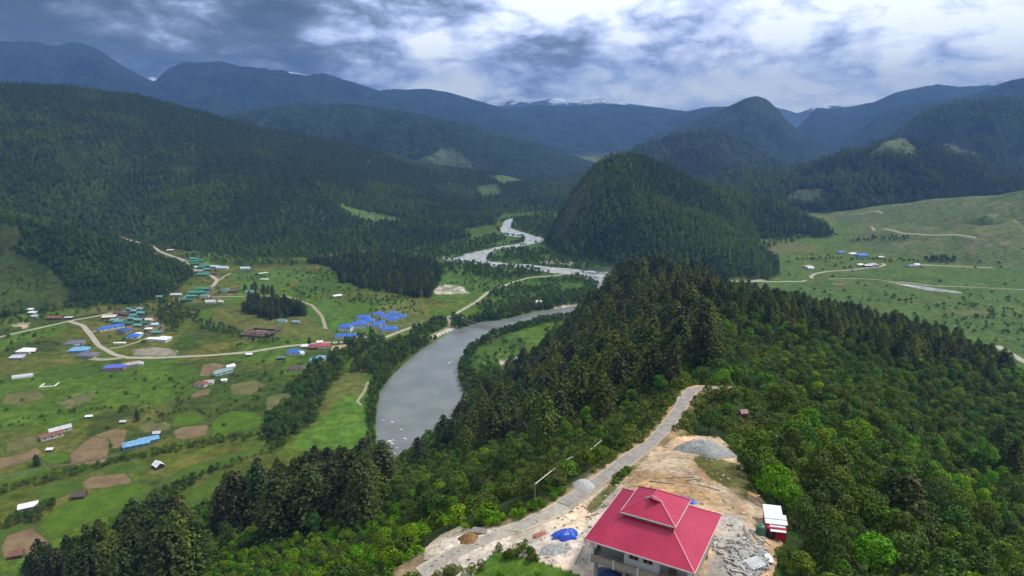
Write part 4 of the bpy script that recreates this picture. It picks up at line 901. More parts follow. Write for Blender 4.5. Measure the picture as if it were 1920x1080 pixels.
H('blue cottage at the right end of the hostel group', 'cottage', 751.5,597,13,9,3.4,'blue','white','hip',rot=12,win=3,group=HO)
# upper village
H('pale green roofed hut at the very top of the upper village', 'house', 364,487,11,6,2.8,'lgreen','green',rot=5,group=VB)
H('long green roofed house below the topmost hut', 'house', 366,492,15,7,2.8,'green','green',rot=5,group=VB)
H('green roofed house right of the long green one near the forest', 'house', 376,491,14,7,2.8,'green','green',rot=-12,group=VB)
H('narrow green roofed house third down beside the lane', 'house', 366.5,496,14,5,2.6,'green','green',rot=5,group=VB)
H('large green hip roofed house in the middle of the upper village', 'house', 386,501,15,9,3,'green','green','hip',rot=8,group=VB)
H('green roofed house left of the large hip roofed one', 'house', 378,503,11,7,2.8,'green','green',rot=0,group=VB)
H('small vivid green roofed hut below the large hip roof', 'house', 389,507,10,6,2.8,'lgreen','green',rot=5,group=VB)
H('broad green roofed house lowest on the upper village lane', 'house', 380,517,18,11,3,'green','green','hip',rot=4,group=VB)
H('green roofed hut left of the lane at the upper end', 'house', 343,492.5,9,5,2.6,'lgreen','wood',rot=5,group=VB)
H('grey pink roofed house left of the lane', 'house', 347,500.5,13,6,2.6,'pinkish','wood',rot=8,group=VB)
H('small white roofed hut beside the village lane', 'house', 369,503,6,5,2.4,'white','wood',rot=0,group=VB)
H('grey tin roofed house just above the broad green one', 'house', 373,510.5,14,6,2.6,'grey','wood',rot=4,group=VB)
H('pale blue grey shed right of the green roofs', 'shed', 403,502,11,7,3,'lgrey','grey',rot=5,group=VB)
H('long pale blue shed at the right of the upper village', 'shed', 417.5,504,19,8,3,'sky','white',rot=-4,group=VB)
H('brown roofed hut by the forked lane', 'hut', 402,514.5,8,5,2.4,'brown','wood',rot=0,group=VB)
H('pale blue roofed house alone at the edge of the far meadow', 'house', 460,505,15,7,2.8,'sky','white',rot=8,group=VB)
H('pale roofed hut high on the village road', 'hut', 320,471,12,6,2.6,'lgrey','wood',rot=3,group=VB)
H('long green roofed shed first below the village junction', 'shed', 382,544,19,8,3,'green','green',rot=6,group=VB)
H('large green roofed shed second below the junction', 'shed', 370,551,21,10,3,'green','green',rot=6,group=VB)
H('pale green roofed shed third below the junction', 'shed', 360,557.5,14,5,2.6,'lgreen','green',rot=4,group=VB)
H('dark green roofed house beside the lower lane bend', 'house', 350,565,15,7,3,'dgreen','green',rot=4,group=VB)
H('teal roofed shed beside the meadow track', 'shed', 385,557,11,6,2.6,'teal','white',rot=3,group=VB)
H('green roofed cottage alone right of the junction', 'cottage', 422,545,10,8,2.8,'green','white','hip',rot=-12,group=VB)
H('brown roofed barn beside the green cottage', 'barn', 437,548,14,6,2.4,'brown','wood',rot=5,group=VB)
H('grey blue roofed house below the meadow track', 'house', 395,568,12,7,2.8,'lgrey','white',rot=12,group=VB)
H('long teal roofed bungalow at the edge of the pines', 'house', 472,549,17,6,2.8,'teal','white',rot=0,group=VB)
H('tiny green roofed hut at the forest edge by the lane', 'hut', 300,558.5,9,5,2.4,'lgreen','green',rot=3,group=VB)
H('small cream hut below the meadow track', 'hut', 415,568,6,5,2.6,'cream','cream',rot=0,group=VB)
H('grey roofed shed beside the yard at the lane bend', 'shed', 331,554.5,15,6,2.4,'lgrey','grey',rot=6,group=VB)
# near farms
H('long farmhouse roofed half in rust and half in pale tin', 'house', 97,820,15,6.5,2.8,'rust','white',rot=44,win=3,group=FA)
H('pale tin roofed end of the long rust farmhouse', 'house', 113,808.5,15,6.5,2.8,'lgrey','white',rot=44,win=2,group=FA)
H('light blue tin roofed house at the edge of the ploughed field', 'house', 256,836,18,9,2.8,'lblue','blue','hip',rot=30,win=4,group=FA)
H('blue tin roofed wing with a rusty patch behind the light blue house', 'house', 279,828,14,7,2.6,'lblue','blue','gable',rot=30,group=FA)
H('small thatched hut behind the blue tin house', 'hut', 295,815,5,4,2.2,'lgrey','dark','gable',rot=10,group=FA)
H('white gabled field hut on the green strip', 'hut', 297.5,876,7,5.5,2.4,'white','dark','gable',rot=-40,rise=2.0,ov=.5,group=FA)
H('dark brown field hut on the bank between crops', 'hut', 150,932,7.5,5.5,2.4,'brown','wood','gable',rot=10,rise=1.8,group=FA)
H('white tin roofed barn in the hedge at lower left', 'barn', 54,953,10,6.5,2.6,'white','grey','gable',rot=30,rise=1.2,group=FA)
H('brown hut with a pale ridge on the lowest ploughed field', 'hut', 33,1043,6,4.6,2.4,'rust','wood','gable',rot=20,rise=1.7,group=FA)
H('tiny white shed in the bright grass', 'shed', 95,845,4,3,1.8,'white','wood','gable',rot=5,group=FA)
H('tiny white roofed shed in the rough pasture', 'shed', 168,783,5,3,1.8,'white','wood','gable',rot=12,group=FA)
H('tiny grey roofed hut on the terrace edge', 'hut', 232,793,4.5,3,1.8,'lgrey','wood','gable',rot=5,group=FA)
# right hand plain
H('faded blue roofed farmhouse left on the far plain', 'house', 1577,475,13,8,3,'purple','grey','hip',rot=0,group=RP)
H('white roofed farmhouse beside the bushes on the far plain', 'house', 1599,478,13,8,3,'white','white','hip',rot=0,group=RP)
H('large bright blue roofed farmhouse on the far plain', 'house', 1616,481.5,20,12,4,'blue','blue','hip',rot=0,group=RP)
H('small grey hut at the hedge end on the far plain', 'hut', 1651,484.5,9,6,3,'lgrey','dark','gable',rot=0,group=RP)
H('pinkish farmhouse left on the plain behind the wooded spur', 'house', 1516,502.5,15,10,3,'pinkish','pink','hip',rot=0,group=RP)
H('white shed in front of the pinkish farmhouse', 'shed', 1520,505,9,6,3,'white','white','gable',rot=-20,group=RP)
H('white roofed house at the left of the lane side farm', 'house', 1614,499,11,8,3,'white','pink','hip',rot=0,group=RP)
H('dark and white roofed barn in the middle of the lane side farm', 'barn', 1627,500.5,13,7,3,'lgrey','dark','gable',rot=0,group=RP)
H('broad pink white roofed house at the right of the lane side farm', 'house', 1636,499,17,10,3.4,'pinkish','pink','hip',rot=0,group=RP)
H('slate grey farmhouse with white sheds at the track end', 'house', 1711,501,19,9,3,'dgrey','grey','hip',rot=0,group=RP)
H('white gabled shed beside the slate grey farmhouse', 'shed', 1718,498.5,8,6,3,'white','white','gable',rot=0,group=RP)
# small single structures of the valley
def stupa():
    x, y, z, t = hit(682, 633); o = empty('stupa', (x, y, z)); tag(o, 'white pointed stupa on the lawn before the hostel', 'stupa'); BUILT.append((x, y, 5)); w = WC['white']
    m = MB(); m.box(-3.2, 3.2, -3.2, 3.2, -.5, .8); m.box(-2.5, 2.5, -2.5, 2.5, .8, 1.6); m.box(-1.9, 1.9, -1.9, 1.9, 1.6, 2.3); m.build('plinth', w, o)
    m = MB(); m.lathe([(1.5, 2.3), (1.8, 3.1), (1.6, 3.9), (.9, 4.5), (.4, 4.6)], 14); m.build('dome', w, o, smooth=True)
    m = MB(); m.box(-.5, .5, -.5, .5, 4.55, 5.1); m.tube((0, 0, 5.1), (0, 0, 8.2), .42, .06, 8); m.build('spire', w, o)
stupa()
def greenhouse():
    x, y, z, t = hit(43, 707); o = empty('greenhouse', (x, y, z), R(25)); tag(o, 'pale plastic tunnel greenhouse in the left pasture', 'greenhouse'); BUILT.append((x, y, 10))
    m = MB(); n = 10; L = 8.5; arc = [(3.4*math.cos(math.pi*k/n), 2.9*math.sin(math.pi*k/n)) for k in range(n+1)]
    m.poly([(-L, a, b) for a, b in arc]+[(L, a, b) for a, b in arc], [(k, k+1, n+2+k, n+1+k)[::-1] for k in range(n)]+[tuple(range(n+1)), tuple(range(2*n+1, n, -1))])
    m.build('cover', flat('plastic_film', (.52, .55, .55), .4, .5, .15), o)
    m = MB()
    for xk in np.linspace(-L, L, 6):
        for k in range(n): m.bar((xk, arc[k][0]*1.01, arc[k][1]*1.01), (xk, arc[k+1][0]*1.01, arc[k+1][1]*1.01), .12)
    m.build('hoop', WC['grey'], o)
greenhouse()
def ring_wall(name, label, cat, u, v, L, W, h, th, mat, rot, gaps=()):
    x, y, z, t = hit(u, v); o = empty(name, (x, y, z), R(rot)); tag(o, label, cat); BUILT.append((x, y, max(L, W)*.6))
    for k, (a, b, c, d) in enumerate(((-L/2, L/2, -W/2, -W/2+th), (-L/2, L/2, W/2-th, W/2), (-L/2, -L/2+th, -W/2+th, W/2-th), (L/2-th, L/2, -W/2+th, W/2-th))):
        if k in gaps: continue
        m = MB(); m.box(a, b, c, d, -1, h); m.build('wall', mat, o)
    return o
ring_wall('foundation', 'square of white foundation walls in the pasture', 'foundation', 93, 722, 14, 11, .7, 1.3, WC['white'], 12, (1,))
w_ = ring_wall('walled_yard', 'square yard ringed by low brown sheds in the meadow', 'yard', 488, 625, 36, 30, 2.2, 3.0, RC['brown'], -12)
for k in range(7):
    m = MB(); m.box(-14+4.4*k, -11+4.4*k, -9+2*(k % 3), 6-2*(k % 2), -.5, 1.6); m.build('shed', RC['brown' if k % 2 else 'rust'], w_)
for lab, u, v, L, W, rt in (('long white concrete slab on the far meadow', 493, 512, 17, 5, 35), ('short white concrete slab below the long one', 496, 523.5, 13, 5, 0)):
    x, y, z, t = hit(u, v); m = MB(); m.box(-L/2, L/2, -W/2, W/2, -.6, .45); m.box(-L/2+.4, L/2-.4, -W/2+.4, W/2-.4, .45, .6); tag(m.build('slab', WC['white'], None, (x, y, z), R(rt)), lab, 'slab'); BUILT.append((x, y, 8))
# bridges
def footbridge():
    a = hit(868, 609); b = hit(956, 619); o = empty('footbridge', (a[0], a[1], a[2])); tag(o, 'rope suspension footbridge with white towers across the river', 'bridge')
    A = Vector((0, 0, 0)); B = Vector((b[0]-a[0], b[1]-a[1], b[2]-a[2])); n = Vector((-B.y, B.x, 0)).normalized(); H_ = 9.5; M = WC['white']
    for P in (A, B):
        m = MB()
        for s in (-1, 1): m.box(P.x+n.x*s*1.1-.35, P.x+n.x*s*1.1+.35, P.y+n.y*s*1.1-.35, P.y+n.y*s*1.1+.35, P.z-3, P.z+H_)
        m.bar(P+n*1.1+Vector((0, 0, H_-.3)), P-n*1.1+Vector((0, 0, H_-.3)), .5); m.bar(P+n*1.1+Vector((0, 0, 5)), P-n*1.1+Vector((0, 0, 5)), .3); m.build('tower', M, o)
    m = MB(); c = [MB(), MB()]; N = 24; prev = None
    for k in range(N+1):
        f = k/N; d = A+B*f+Vector((0, 0, 2.2-1.4*4*f*(1-f)*.5)); w = A+B*f+Vector((0, 0, H_-(H_-3.2)*4*f*(1-f)))
        if prev:
            m.bar(prev[0], d, 1.9, .22)
            for s in (0, 1): c[s].bar(prev[1]+n*(2*s-1), w+n*(2*s-1), .16); c[s].bar(d+n*(2*s-1), w+n*(2*s-1), .09)
        prev = (d, w)
    m.build('deck', M_wood, o)
    for s in (0, 1): c[s].build('cable', WC['grey'], o)
footbridge()
def road_bridge():
    a = hit(1092, 513.5); b = hit(1152, 512.5); o = empty('road_bridge', (a[0], a[1], 0)); tag(o, 'dark steel girder bridge where the valley road meets the river', 'bridge')
    A = Vector((0, 0, 3.0)); B = Vector((b[0]-a[0], b[1]-a[1], 3.0)); n = Vector((-B.y, B.x, 0)).normalized()*2.6
    n = Vector((-(B-A).y, (B-A).x, 0)).normalized()*2.6; st = flat('bridge_steel', (.09, .10, .11), .6, .4, .2)
    m = MB(); m.bar(A, B, 5.4, .5); m.build('deck', st, o)
    for s in (-1, 1):
        m = MB(); K = 12
        m.bar(A+n*s+Vector((0, 0, 2.4)), B+n*s+Vector((0, 0, 2.4)), .4)
        for k in range(K):
            p = A+(B-A)*(k/K)+n*s; q = A+(B-A)*((k+1)/K)+n*s; m.bar(p, q+Vector((0, 0, 2.4)), .25); m.bar(q, q+Vector((0, 0, 2.4)), .25)
        m.build('truss', st, o)
    for f in (0.02, .5, .98):
        p = A+(B-A)*f; m = MB(); m.box(p.x-1.2, p.x+1.2, p.y-2.2, p.y+2.2, -6, 2.7); m.build('pier', WC['grey'], o)
road_bridge()

# ------------------------------------------------------------------ the red roofed house on the ridge
M_red = None
def roof_red():
    m, t, b = new_mat('crimson_sheet'); tc = t.add('ShaderNodeTexCoord'); P = tc.outputs['Object']
    n = t.noise(P, .35, 5, .65); n2 = t.noise(t.vmath('MULTIPLY', P, (1, 1, .25)), 2.2, 5, .7)
    c = t.mix(t.ramp(n, .3, .7), (.35, .011, .052, 1), (.43, .020, .068, 1)); c = t.mix(t.ramp(n2, .56, .76, 0.0, .30), c, (.36, .075, .10, 1)); t.l.new(c, b.inputs['Base Color'])
    bp = t.add('ShaderNodeBump'); bp.inputs['Strength'].default_value = .15; bp.inputs['Distance'].default_value = .05; t.l.new(n, bp.inputs['Height']); t.l.new(bp.outputs[0], b.inputs['Normal'])
    b.inputs['Roughness'].default_value = .38; b.inputs['Specular IOR Level'].default_value = .5; return m
M_red = roof_red(); M_ridge = flat('ridge_cap', (.50, .045, .10), .4, .5, .1); M_trim = flat('fascia_white', (.66, .58, .56), .6, .3, .1)
M_conc = flat('raw_concrete', (.33, .31, .27), .9, .2, .25, 1.2); M_white = flat('white_wall', (.70, .70, .69), .8, .2, .08); M_greyw = flat('grey_plaster', (.30, .31, .29), .85, .2, .18)
def red_house():
    # local axes: -y is the front (towards the camera), x along the front eave
    o = empty('house', (HOUSE_C[0], HOUSE_C[1], HOUSE_Z), R(-29.1)); tag(o, 'unfinished two storey house with a tiered crimson roof on the ridge', 'house'); BUILT.append((HOUSE_C[0], HOUSE_C[1], 12))
    E = 6.0                                               # eave height above the ground
    s, k = 6.85, 3.1; zk = E+2.35
    # lower roof: four slopes up to the clerestory
    c = [(-s, -s), (s, -s), (s, s), (-s, s)]; i = [(-k, -k), (k, -k), (k, k), (-k, k)]
    m = MB(); rc = MB()
    for q in range(4):
        a, b, d, e = c[q], c[(q+1) % 4], i[(q+1) % 4], i[q]
        m.poly([(*a, E), (*b, E), (*d, zk), (*e, zk)], [(0, 1, 2, 3)]); m.poly([(*a, E-.16), (*b, E-.16), (*d, zk-.16), (*e, zk-.16)], [(3, 2, 1, 0)])
        rc.bar((a[0], a[1], E+.02), (e[0], e[1], zk+.02), .13, .05)
    rf = m.build('roof', M_red, o); rc.build('ridge_cap', M_ridge, rf)
    f = MB(); S = s+.02
    for a, b in ((( -S, -S), (S, -S)), ((S, -S), (S, S)), ((S, S), (-S, S)), ((-S, S), (-S, -S))): f.bar((*a, E-.08), (*b, E-.08), .05, .17)
    f.build('fascia', M_trim, rf)
    # clerestory band
    w = MB(); w.box(-3.0, 3.0, -3.0, 3.0, zk-.5, E+3.15); cl = w.build('clerestory', flat('clerestory_board', (.38, .27, .17), .8, .2, .2), o)
    for xk in (-.75, -.25, .25, .75):
        g = MB(); g.box(xk-.19, xk+.19, -3.035, -3.005, zk+.12, zk+.62); g.build('pane', M_glass, cl)
    # upper roof with its front gablet
    U = E+2.95; s2 = 3.47; zr = U+2.05; ra, rbk = -2.0, .35   # ridge from the gablet back to the rear hip
    m = MB(); ft = 0.62                                    # the front slope stops where the gablet stands
    yf = -s2+(1.55/2.05)*(s2-.35); xg = .85
    A, B, Cc, D = (-s2, -s2, U), (s2, -s2, U), (s2, s2, U), (-s2, s2, U); Rf, Rb = (0, ra, zr), (0, rbk, zr)
    gl, gr = (-xg, yf, zr-.50), (xg, yf, zr-.50)
    m.poly([A, B, gr, gl], [(0, 1, 2, 3)]); m.poly([B, Cc, Rb, Rf, gr], [(0, 1, 2, 3, 4)]); m.poly([D, A, gl, Rf, Rb], [(0, 1, 2, 3, 4)]); m.poly([Cc, D, Rb], [(0, 1, 2)])
    lo = lambda p: (p[0], p[1], p[2]-.14)
    m.poly([lo(A), lo(B), lo(Cc), lo(D)], [(3, 2, 1, 0)])
    gp = [(-xg-.3, yf-.10, zr-.66), (0, yf-.30, zr+.02), (xg+.3, yf-.10, zr-.66)]
    m.poly([gp[0], gp[1], Rf, gl], [(0, 1, 2, 3)]); m.poly([gp[1], gp[2], gr, Rf], [(0, 1, 2, 3)])
    uf = m.build('upper_roof', M_red, o)
    g = MB(); g.poly([gl, gr, (0, yf+.05, zr-.06)], [(0, 1, 2)]); g.build('gable', M_red, uf)
    g = MB(); g.bar(Vector(gp[0])+Vector((0, 0, -.02)), Vector(gp[1])+Vector((0, 0, -.02)), .07, .22); g.bar(Vector(gp[1])+Vector((0, 0, -.02)), Vector(gp[2])+Vector((0, 0, -.02)), .07, .22); g.build('barge_board', M_trim, uf)
    rc = MB(); rc.bar(gp[1], (0, rbk, zr+.03), .16, .07)
    for p, q in ((B, gr), (A, gl), (Cc, Rb), (D, Rb)): rc.bar((p[0], p[1], p[2]+.03), (q[0], q[1], q[2]+.03), .14, .07)
    rc.build('ridge_cap', M_ridge, uf)
    f = MB(); S = s2+.02
    for a, b in (((-S, -S), (S, -S)), ((S, -S), (S, S)), ((S, S), (-S, S)), ((-S, S), (-S, -S))): f.bar((*a, U-.07), (*b, U-.07), .05, .15)
    f.build('fascia', M_trim, uf)
    # upper storey
    w = MB(); w.box(-2.2, 2.2, -5.05, 5.4, 3.0, E+.5); w.build('wall', M_white, o)
    w = MB(); w.box(-5.6, -2.2, -4.2, 5.4, 3.0, E+.4); w.box(2.2, 5.6, -4.2, 5.4, 3.0, E+.4); w.build('wall', M_greyw, o)
    for xk in (-.95, .85):
        fr = MB(); x0, x1, z0, z1, y = xk-.62, xk+.62, 4.0, 5.45, -5.05
        for a, b, cc, dd in ((x0, x1, z0, z0+.1), (x0, x1, z1-.1, z1), (x0, x0+.1, z0+.1, z1-.1), (x1-.1, x1, z0+.1, z1-.1), (xk-.06, xk+.06, z0+.1, z1-.1)): fr.box(a, b, y-.09, y+.02, cc, dd)
        wd = fr.build('window', M_frame, o); g = MB(); g.box(x0+.1, x1-.1, y-.04, y+.015, z0+.1, z1-.1); g.build('pane', M_glass, wd)
        sl = MB(); sl.box(x0-.08, x1+.08, y-.16, y-.002, z0-.1, z0); sl.build('sill', M_white, wd)
    dr = MB(); dr.box(3.2, 4.15, -4.28, -4.205, 3.02, 5.2); dr.build('door', M_wood, o)
    # balcony slab, parapet and posts
    m = MB(); m.box(-6.3, 6.3, -6.3, 6.0, 2.75, 3.0); m.build('floor_slab', M_conc, o)
    rl = MB(); rl.box(-6.25, 6.25, -6.25, -6.12, 3.0, 3.62); rl.box(-6.25, -6.12, -6.12, 5.9, 3.0, 3.62); rl.box(6.12, 6.25, -6.12, 5.9, 3.0, 3.62)
    rl.box(-6.28, 6.28, -6.28, -6.09, 3.62, 3.72); rr_ = rl.build('railing', flat('railing_boards', (.42, .33, .24), .8, .2, .2, 2), o)
    ps = MB()
    for xk in (-6.18, -3.1, 0, 3.1, 6.18): ps.box(xk-.09, xk+.09, -6.42, -6.25, 2.7, 3.95)
    ps.build('railing_post', M_white, rr_)
    for xk, yk in ((-6.0, -6.0), (6.0, -6.0), (-6.0, 5.7), (6.0, 5.7)):
        m = MB(); m.box(xk-.14, xk+.14, yk-.08, yk+.2, 3.72 if yk < 0 else 3.0, E+.3); m.build('post', M_white, o)
    for xk in (-5.6, -1.9, 1.9, 5.6):
        for yk in (-5.6, 0, 5.4):
            m = MB(); m.box(xk-.19, xk+.19, yk-.19, yk+.19, -1.0, 2.745); m.build('column', M_conc, o)
    w = MB(); w.box(-1.6, 5.3, -4.6, 5.0, -1.0, 2.74); w.build('ground_floor_wall', M_greyw, o)
    return o
red_house()
def spot(u, v): x, y, z, t = hit(u, v); return Vector((x, y, z))
def heap(name, label, cat, u, v, rx, ry, h, mat, rot=0, lump=.25, seed=1, flatp=1.6, kind=None):
    p = spot(u, v); n, q = 40, 14; V = [(0, 0, h)]; F = []
    for i in range(1, q+1):
        for j in range(n):
            f = i/q; a = 2*math.pi*j/n; e = 1+lump*(fbm(np.array(math.cos(a)*2+seed), np.array(math.sin(a)*2), seed, 3)-.5)*2
            x, y = math.cos(a)*rx*f*e, math.sin(a)*ry*f*e; c, s_ = math.cos(R(rot)), math.sin(R(rot)); X, Y = x*c-y*s_, x*s_+y*c
            zz = h*(1-f**flatp)*(1+lump*(fbm(np.array(X*.9), np.array(Y*.9), seed+3, 3)-.5)*1.2)
            V.append((X, Y, float(zz)+float(HG(p.x+X, p.y+Y))-p.z-.12*(f > .99)))
    for j in range(n): F.append((0, 1+j, 1+(j+1) % n))
    for i in range(q-1):
        for j in range(n): F.append((1+i*n+j, 1+(i+1)*n+j, 1+(i+1)*n+(j+1) % n, 1+i*n+(j+1) % n))
    m = MB(); m.poly(V, F); o = m.build(name, mat, None, p, smooth=True); tag(o, label, cat, kind=kind); BUILT.append((p.x, p.y, max(rx, ry))); return o
M_gravel = flat('crushed_stone', (.33, .335, .325), .95, .15, .5, 3.0); M_tarp = flat('blue_tarpaulin', (.02, .085, .50), .4, .5, .45, 1.3); M_sand = flat('sand_heap', (.48, .36, .24), 1, .1, .3, 2)
heap('gravel_heap', 'broad heap of grey crushed stone at the top of the cleared site', 'gravel heap', 1318, 846, 5.6, 3.5, 2.3, M_gravel, -25, .3, 2)
heap('gravel_heap', 'small smooth dome of pale gravel beside the ridge road', 'gravel heap', 1094, 912, 2.0, 1.8, 1.3, flat('pale_gravel', (.42, .43, .40), .95, .15, .3, 3), 0, .12, 5)
heap('tarpaulin', 'crumpled blue tarpaulin over a heap left of the house', 'tarpaulin', 1062, 1002, 2.1, 1.3, .9, M_tarp, 10, .75, 8, 2.4)
heap('tarpaulin', 'blue and white tarpaulin strip behind the upper roof', 'tarpaulin', 1277, 936, 2.4, .9, .6, M_tarp, -25, .7, 11)
heap('tarpaulin', 'blue tarpaulin scrap by the right eave of the house', 'tarpaulin', 1339, 967, 1.0, .7, .5, M_tarp, 0, .7, 14)
heap('tarpaulin', 'small blue tarpaulin scrap between the roof tiers', 'tarpaulin', 1309, 958, .9, .6, .45, M_tarp, 0, .7, 17)
heap('tarpaulin', 'dark blue tarpaulin under the balcony of the house', 'tarpaulin', 1140, 1076, 1.9, 1.0, .8, flat('dark_tarpaulin', (.02, .045, .16), .45, .4, .4, 1.5), -29, .6, 20)
heap('soil_mound', 'rusty brown earth mound at the sandy left end of the site', 'mound', 878, 1010, 1.7, 1.1, .8, flat('rusty_earth', (.28, .16, .07), 1, .1, .45, 2), -40, .5, 23)
heap('sand_mound', 'pale sand mound beside the blue tarpaulin', 'mound', 1040, 1030, 2.2, 1.2, .5, M_gravel, 20, .5, 26)
def shed_on_site():
    p = spot(1453, 1003); o = empty('shed', p, R(-12)); o.scale = (.86, .86, .9); tag(o, 'small crimson walled shed with white tin roofs at the site edge', 'shed'); BUILT.append((p.x, p.y, 4)); rw = flat('crimson_board', (.42, .02, .04), .6, .3, .15); tin = sheet_mat('white_tin', (.70, .72, .75), .4, .12)
    m = MB(); m.box(-1.5, 1.5, -1.3, 1.5, -.5, 1.9); m.box(-1.4, 1.2, 1.52, 4.2, -.5, 2.0); m.build('wall', rw, o)
    def slab(name, x0, x1, y0, y1, z0, z1):
        m = MB(); m.poly([(x0,y0,z0),(x1,y0,z0),(x1,y1,z1),(x0,y1,z1),(x0,y0,z0+.06),(x1,y0,z0+.06),(x1,y1,z1+.06),(x0,y1,z1+.06)], [(3,2,1,0),(4,5,6,7),(0,1,5,4),(1,2,6,5),(2,3,7,6),(3,0,4,7)]); return m.build(name, tin, o)
    slab('roof', -1.75, 1.75, -.5, 1.75, 2.15, 2.6); slab('roof', -1.6, 1.35, 1.72, 4.4, 2.2, 2.75); slab('awning', -1.1, 1.35, -1.75, -.35, 1.55, 2.0)
    m = MB(); m.box(-.3, .45, -1.335, -1.305, 0, 1.5); m.build('door', rw, o)
    m = MB(); m.bar((-1.75, .6, 2.46), (1.75, .6, 2.46), .08, .06); m.build('ridge_strip', WC['grey'], o)
shed_on_site()
def water_tank(label, u, v, r, h, col):
    p = spot(u, v); o = empty('water_tank', p); tag(o, label, 'water tank'); mt = flat('tank_plastic', col, .45, .4, .12, 1)
    m = MB(); pr = [(0, -.3), (r, -.3)]
    for k in range(5): z = h*.82*k/5; pr += [(r, z), (r*1.03, z+h*.05), (r*1.03, z+h*.10), (r, z+h*.14)]
    pr += [(r, h*.82), (r*.8, h*.93), (r*.35, h*.97), (r*.35, h*.97)]; m.lathe(pr, 18); m.build('body', mt, o, smooth=True)
    m = MB(); m.lathe([(r*.36, h*.96), (r*.36, h*1.03), (r*.2, h*1.06), (0.001, h*1.06)], 14); m.build('lid', mt, o, smooth=True)
water_tank('green plastic water tank left of the crimson shed', 1425, 1001, .62, 1.5, (.06, .19, .10)); water_tank('black plastic water tank in front of the crimson shed', 1444, 1007, .58, 1.15, (.012, .012, .014))
def hut_small():
    p = spot(1393, 781); o = empty('hut', p, R(10)); tag(o, 'tiny dark red hut alone in the scrub right of the road', 'hut'); BUILT.append((p.x, p.y, 3.2)); m = MB(); m.box(-.75, .75, -.65, .65, -.8, 1.2); m.build('wall', flat('hut_red', (.16, .04, .035), .8, .2, .2), o); roof_mb('gable', 1.5, 1.3, 1.25, .5, .25).build('roof', flat('hut_roof', (.30, .16, .15), .6, .3, .2), o)
hut_small()
def pipe():
    pts = [hit(u, v) for u, v in ((1003, 938), (1035, 910), (1066, 884), (1085, 873), (1106, 868), (1128, 846))]; m = MB()
    for a, b in zip(pts[:-1], pts[1:]): m.tube((a[0], a[1], a[2]+3.0), (b[0], b[1], b[2]+3.0), .09, n=7)
    for a in pts: m.tube((a[0], a[1], a[2]-.3), (a[0], a[1], a[2]+3.0), .05, n=6)
    tag(m.build('water_pipe', flat('pipe_white', (.55, .55, .52), .5, .4, .1)), 'white water pipe on props along the bushy slope', 'pipe')
pipe()
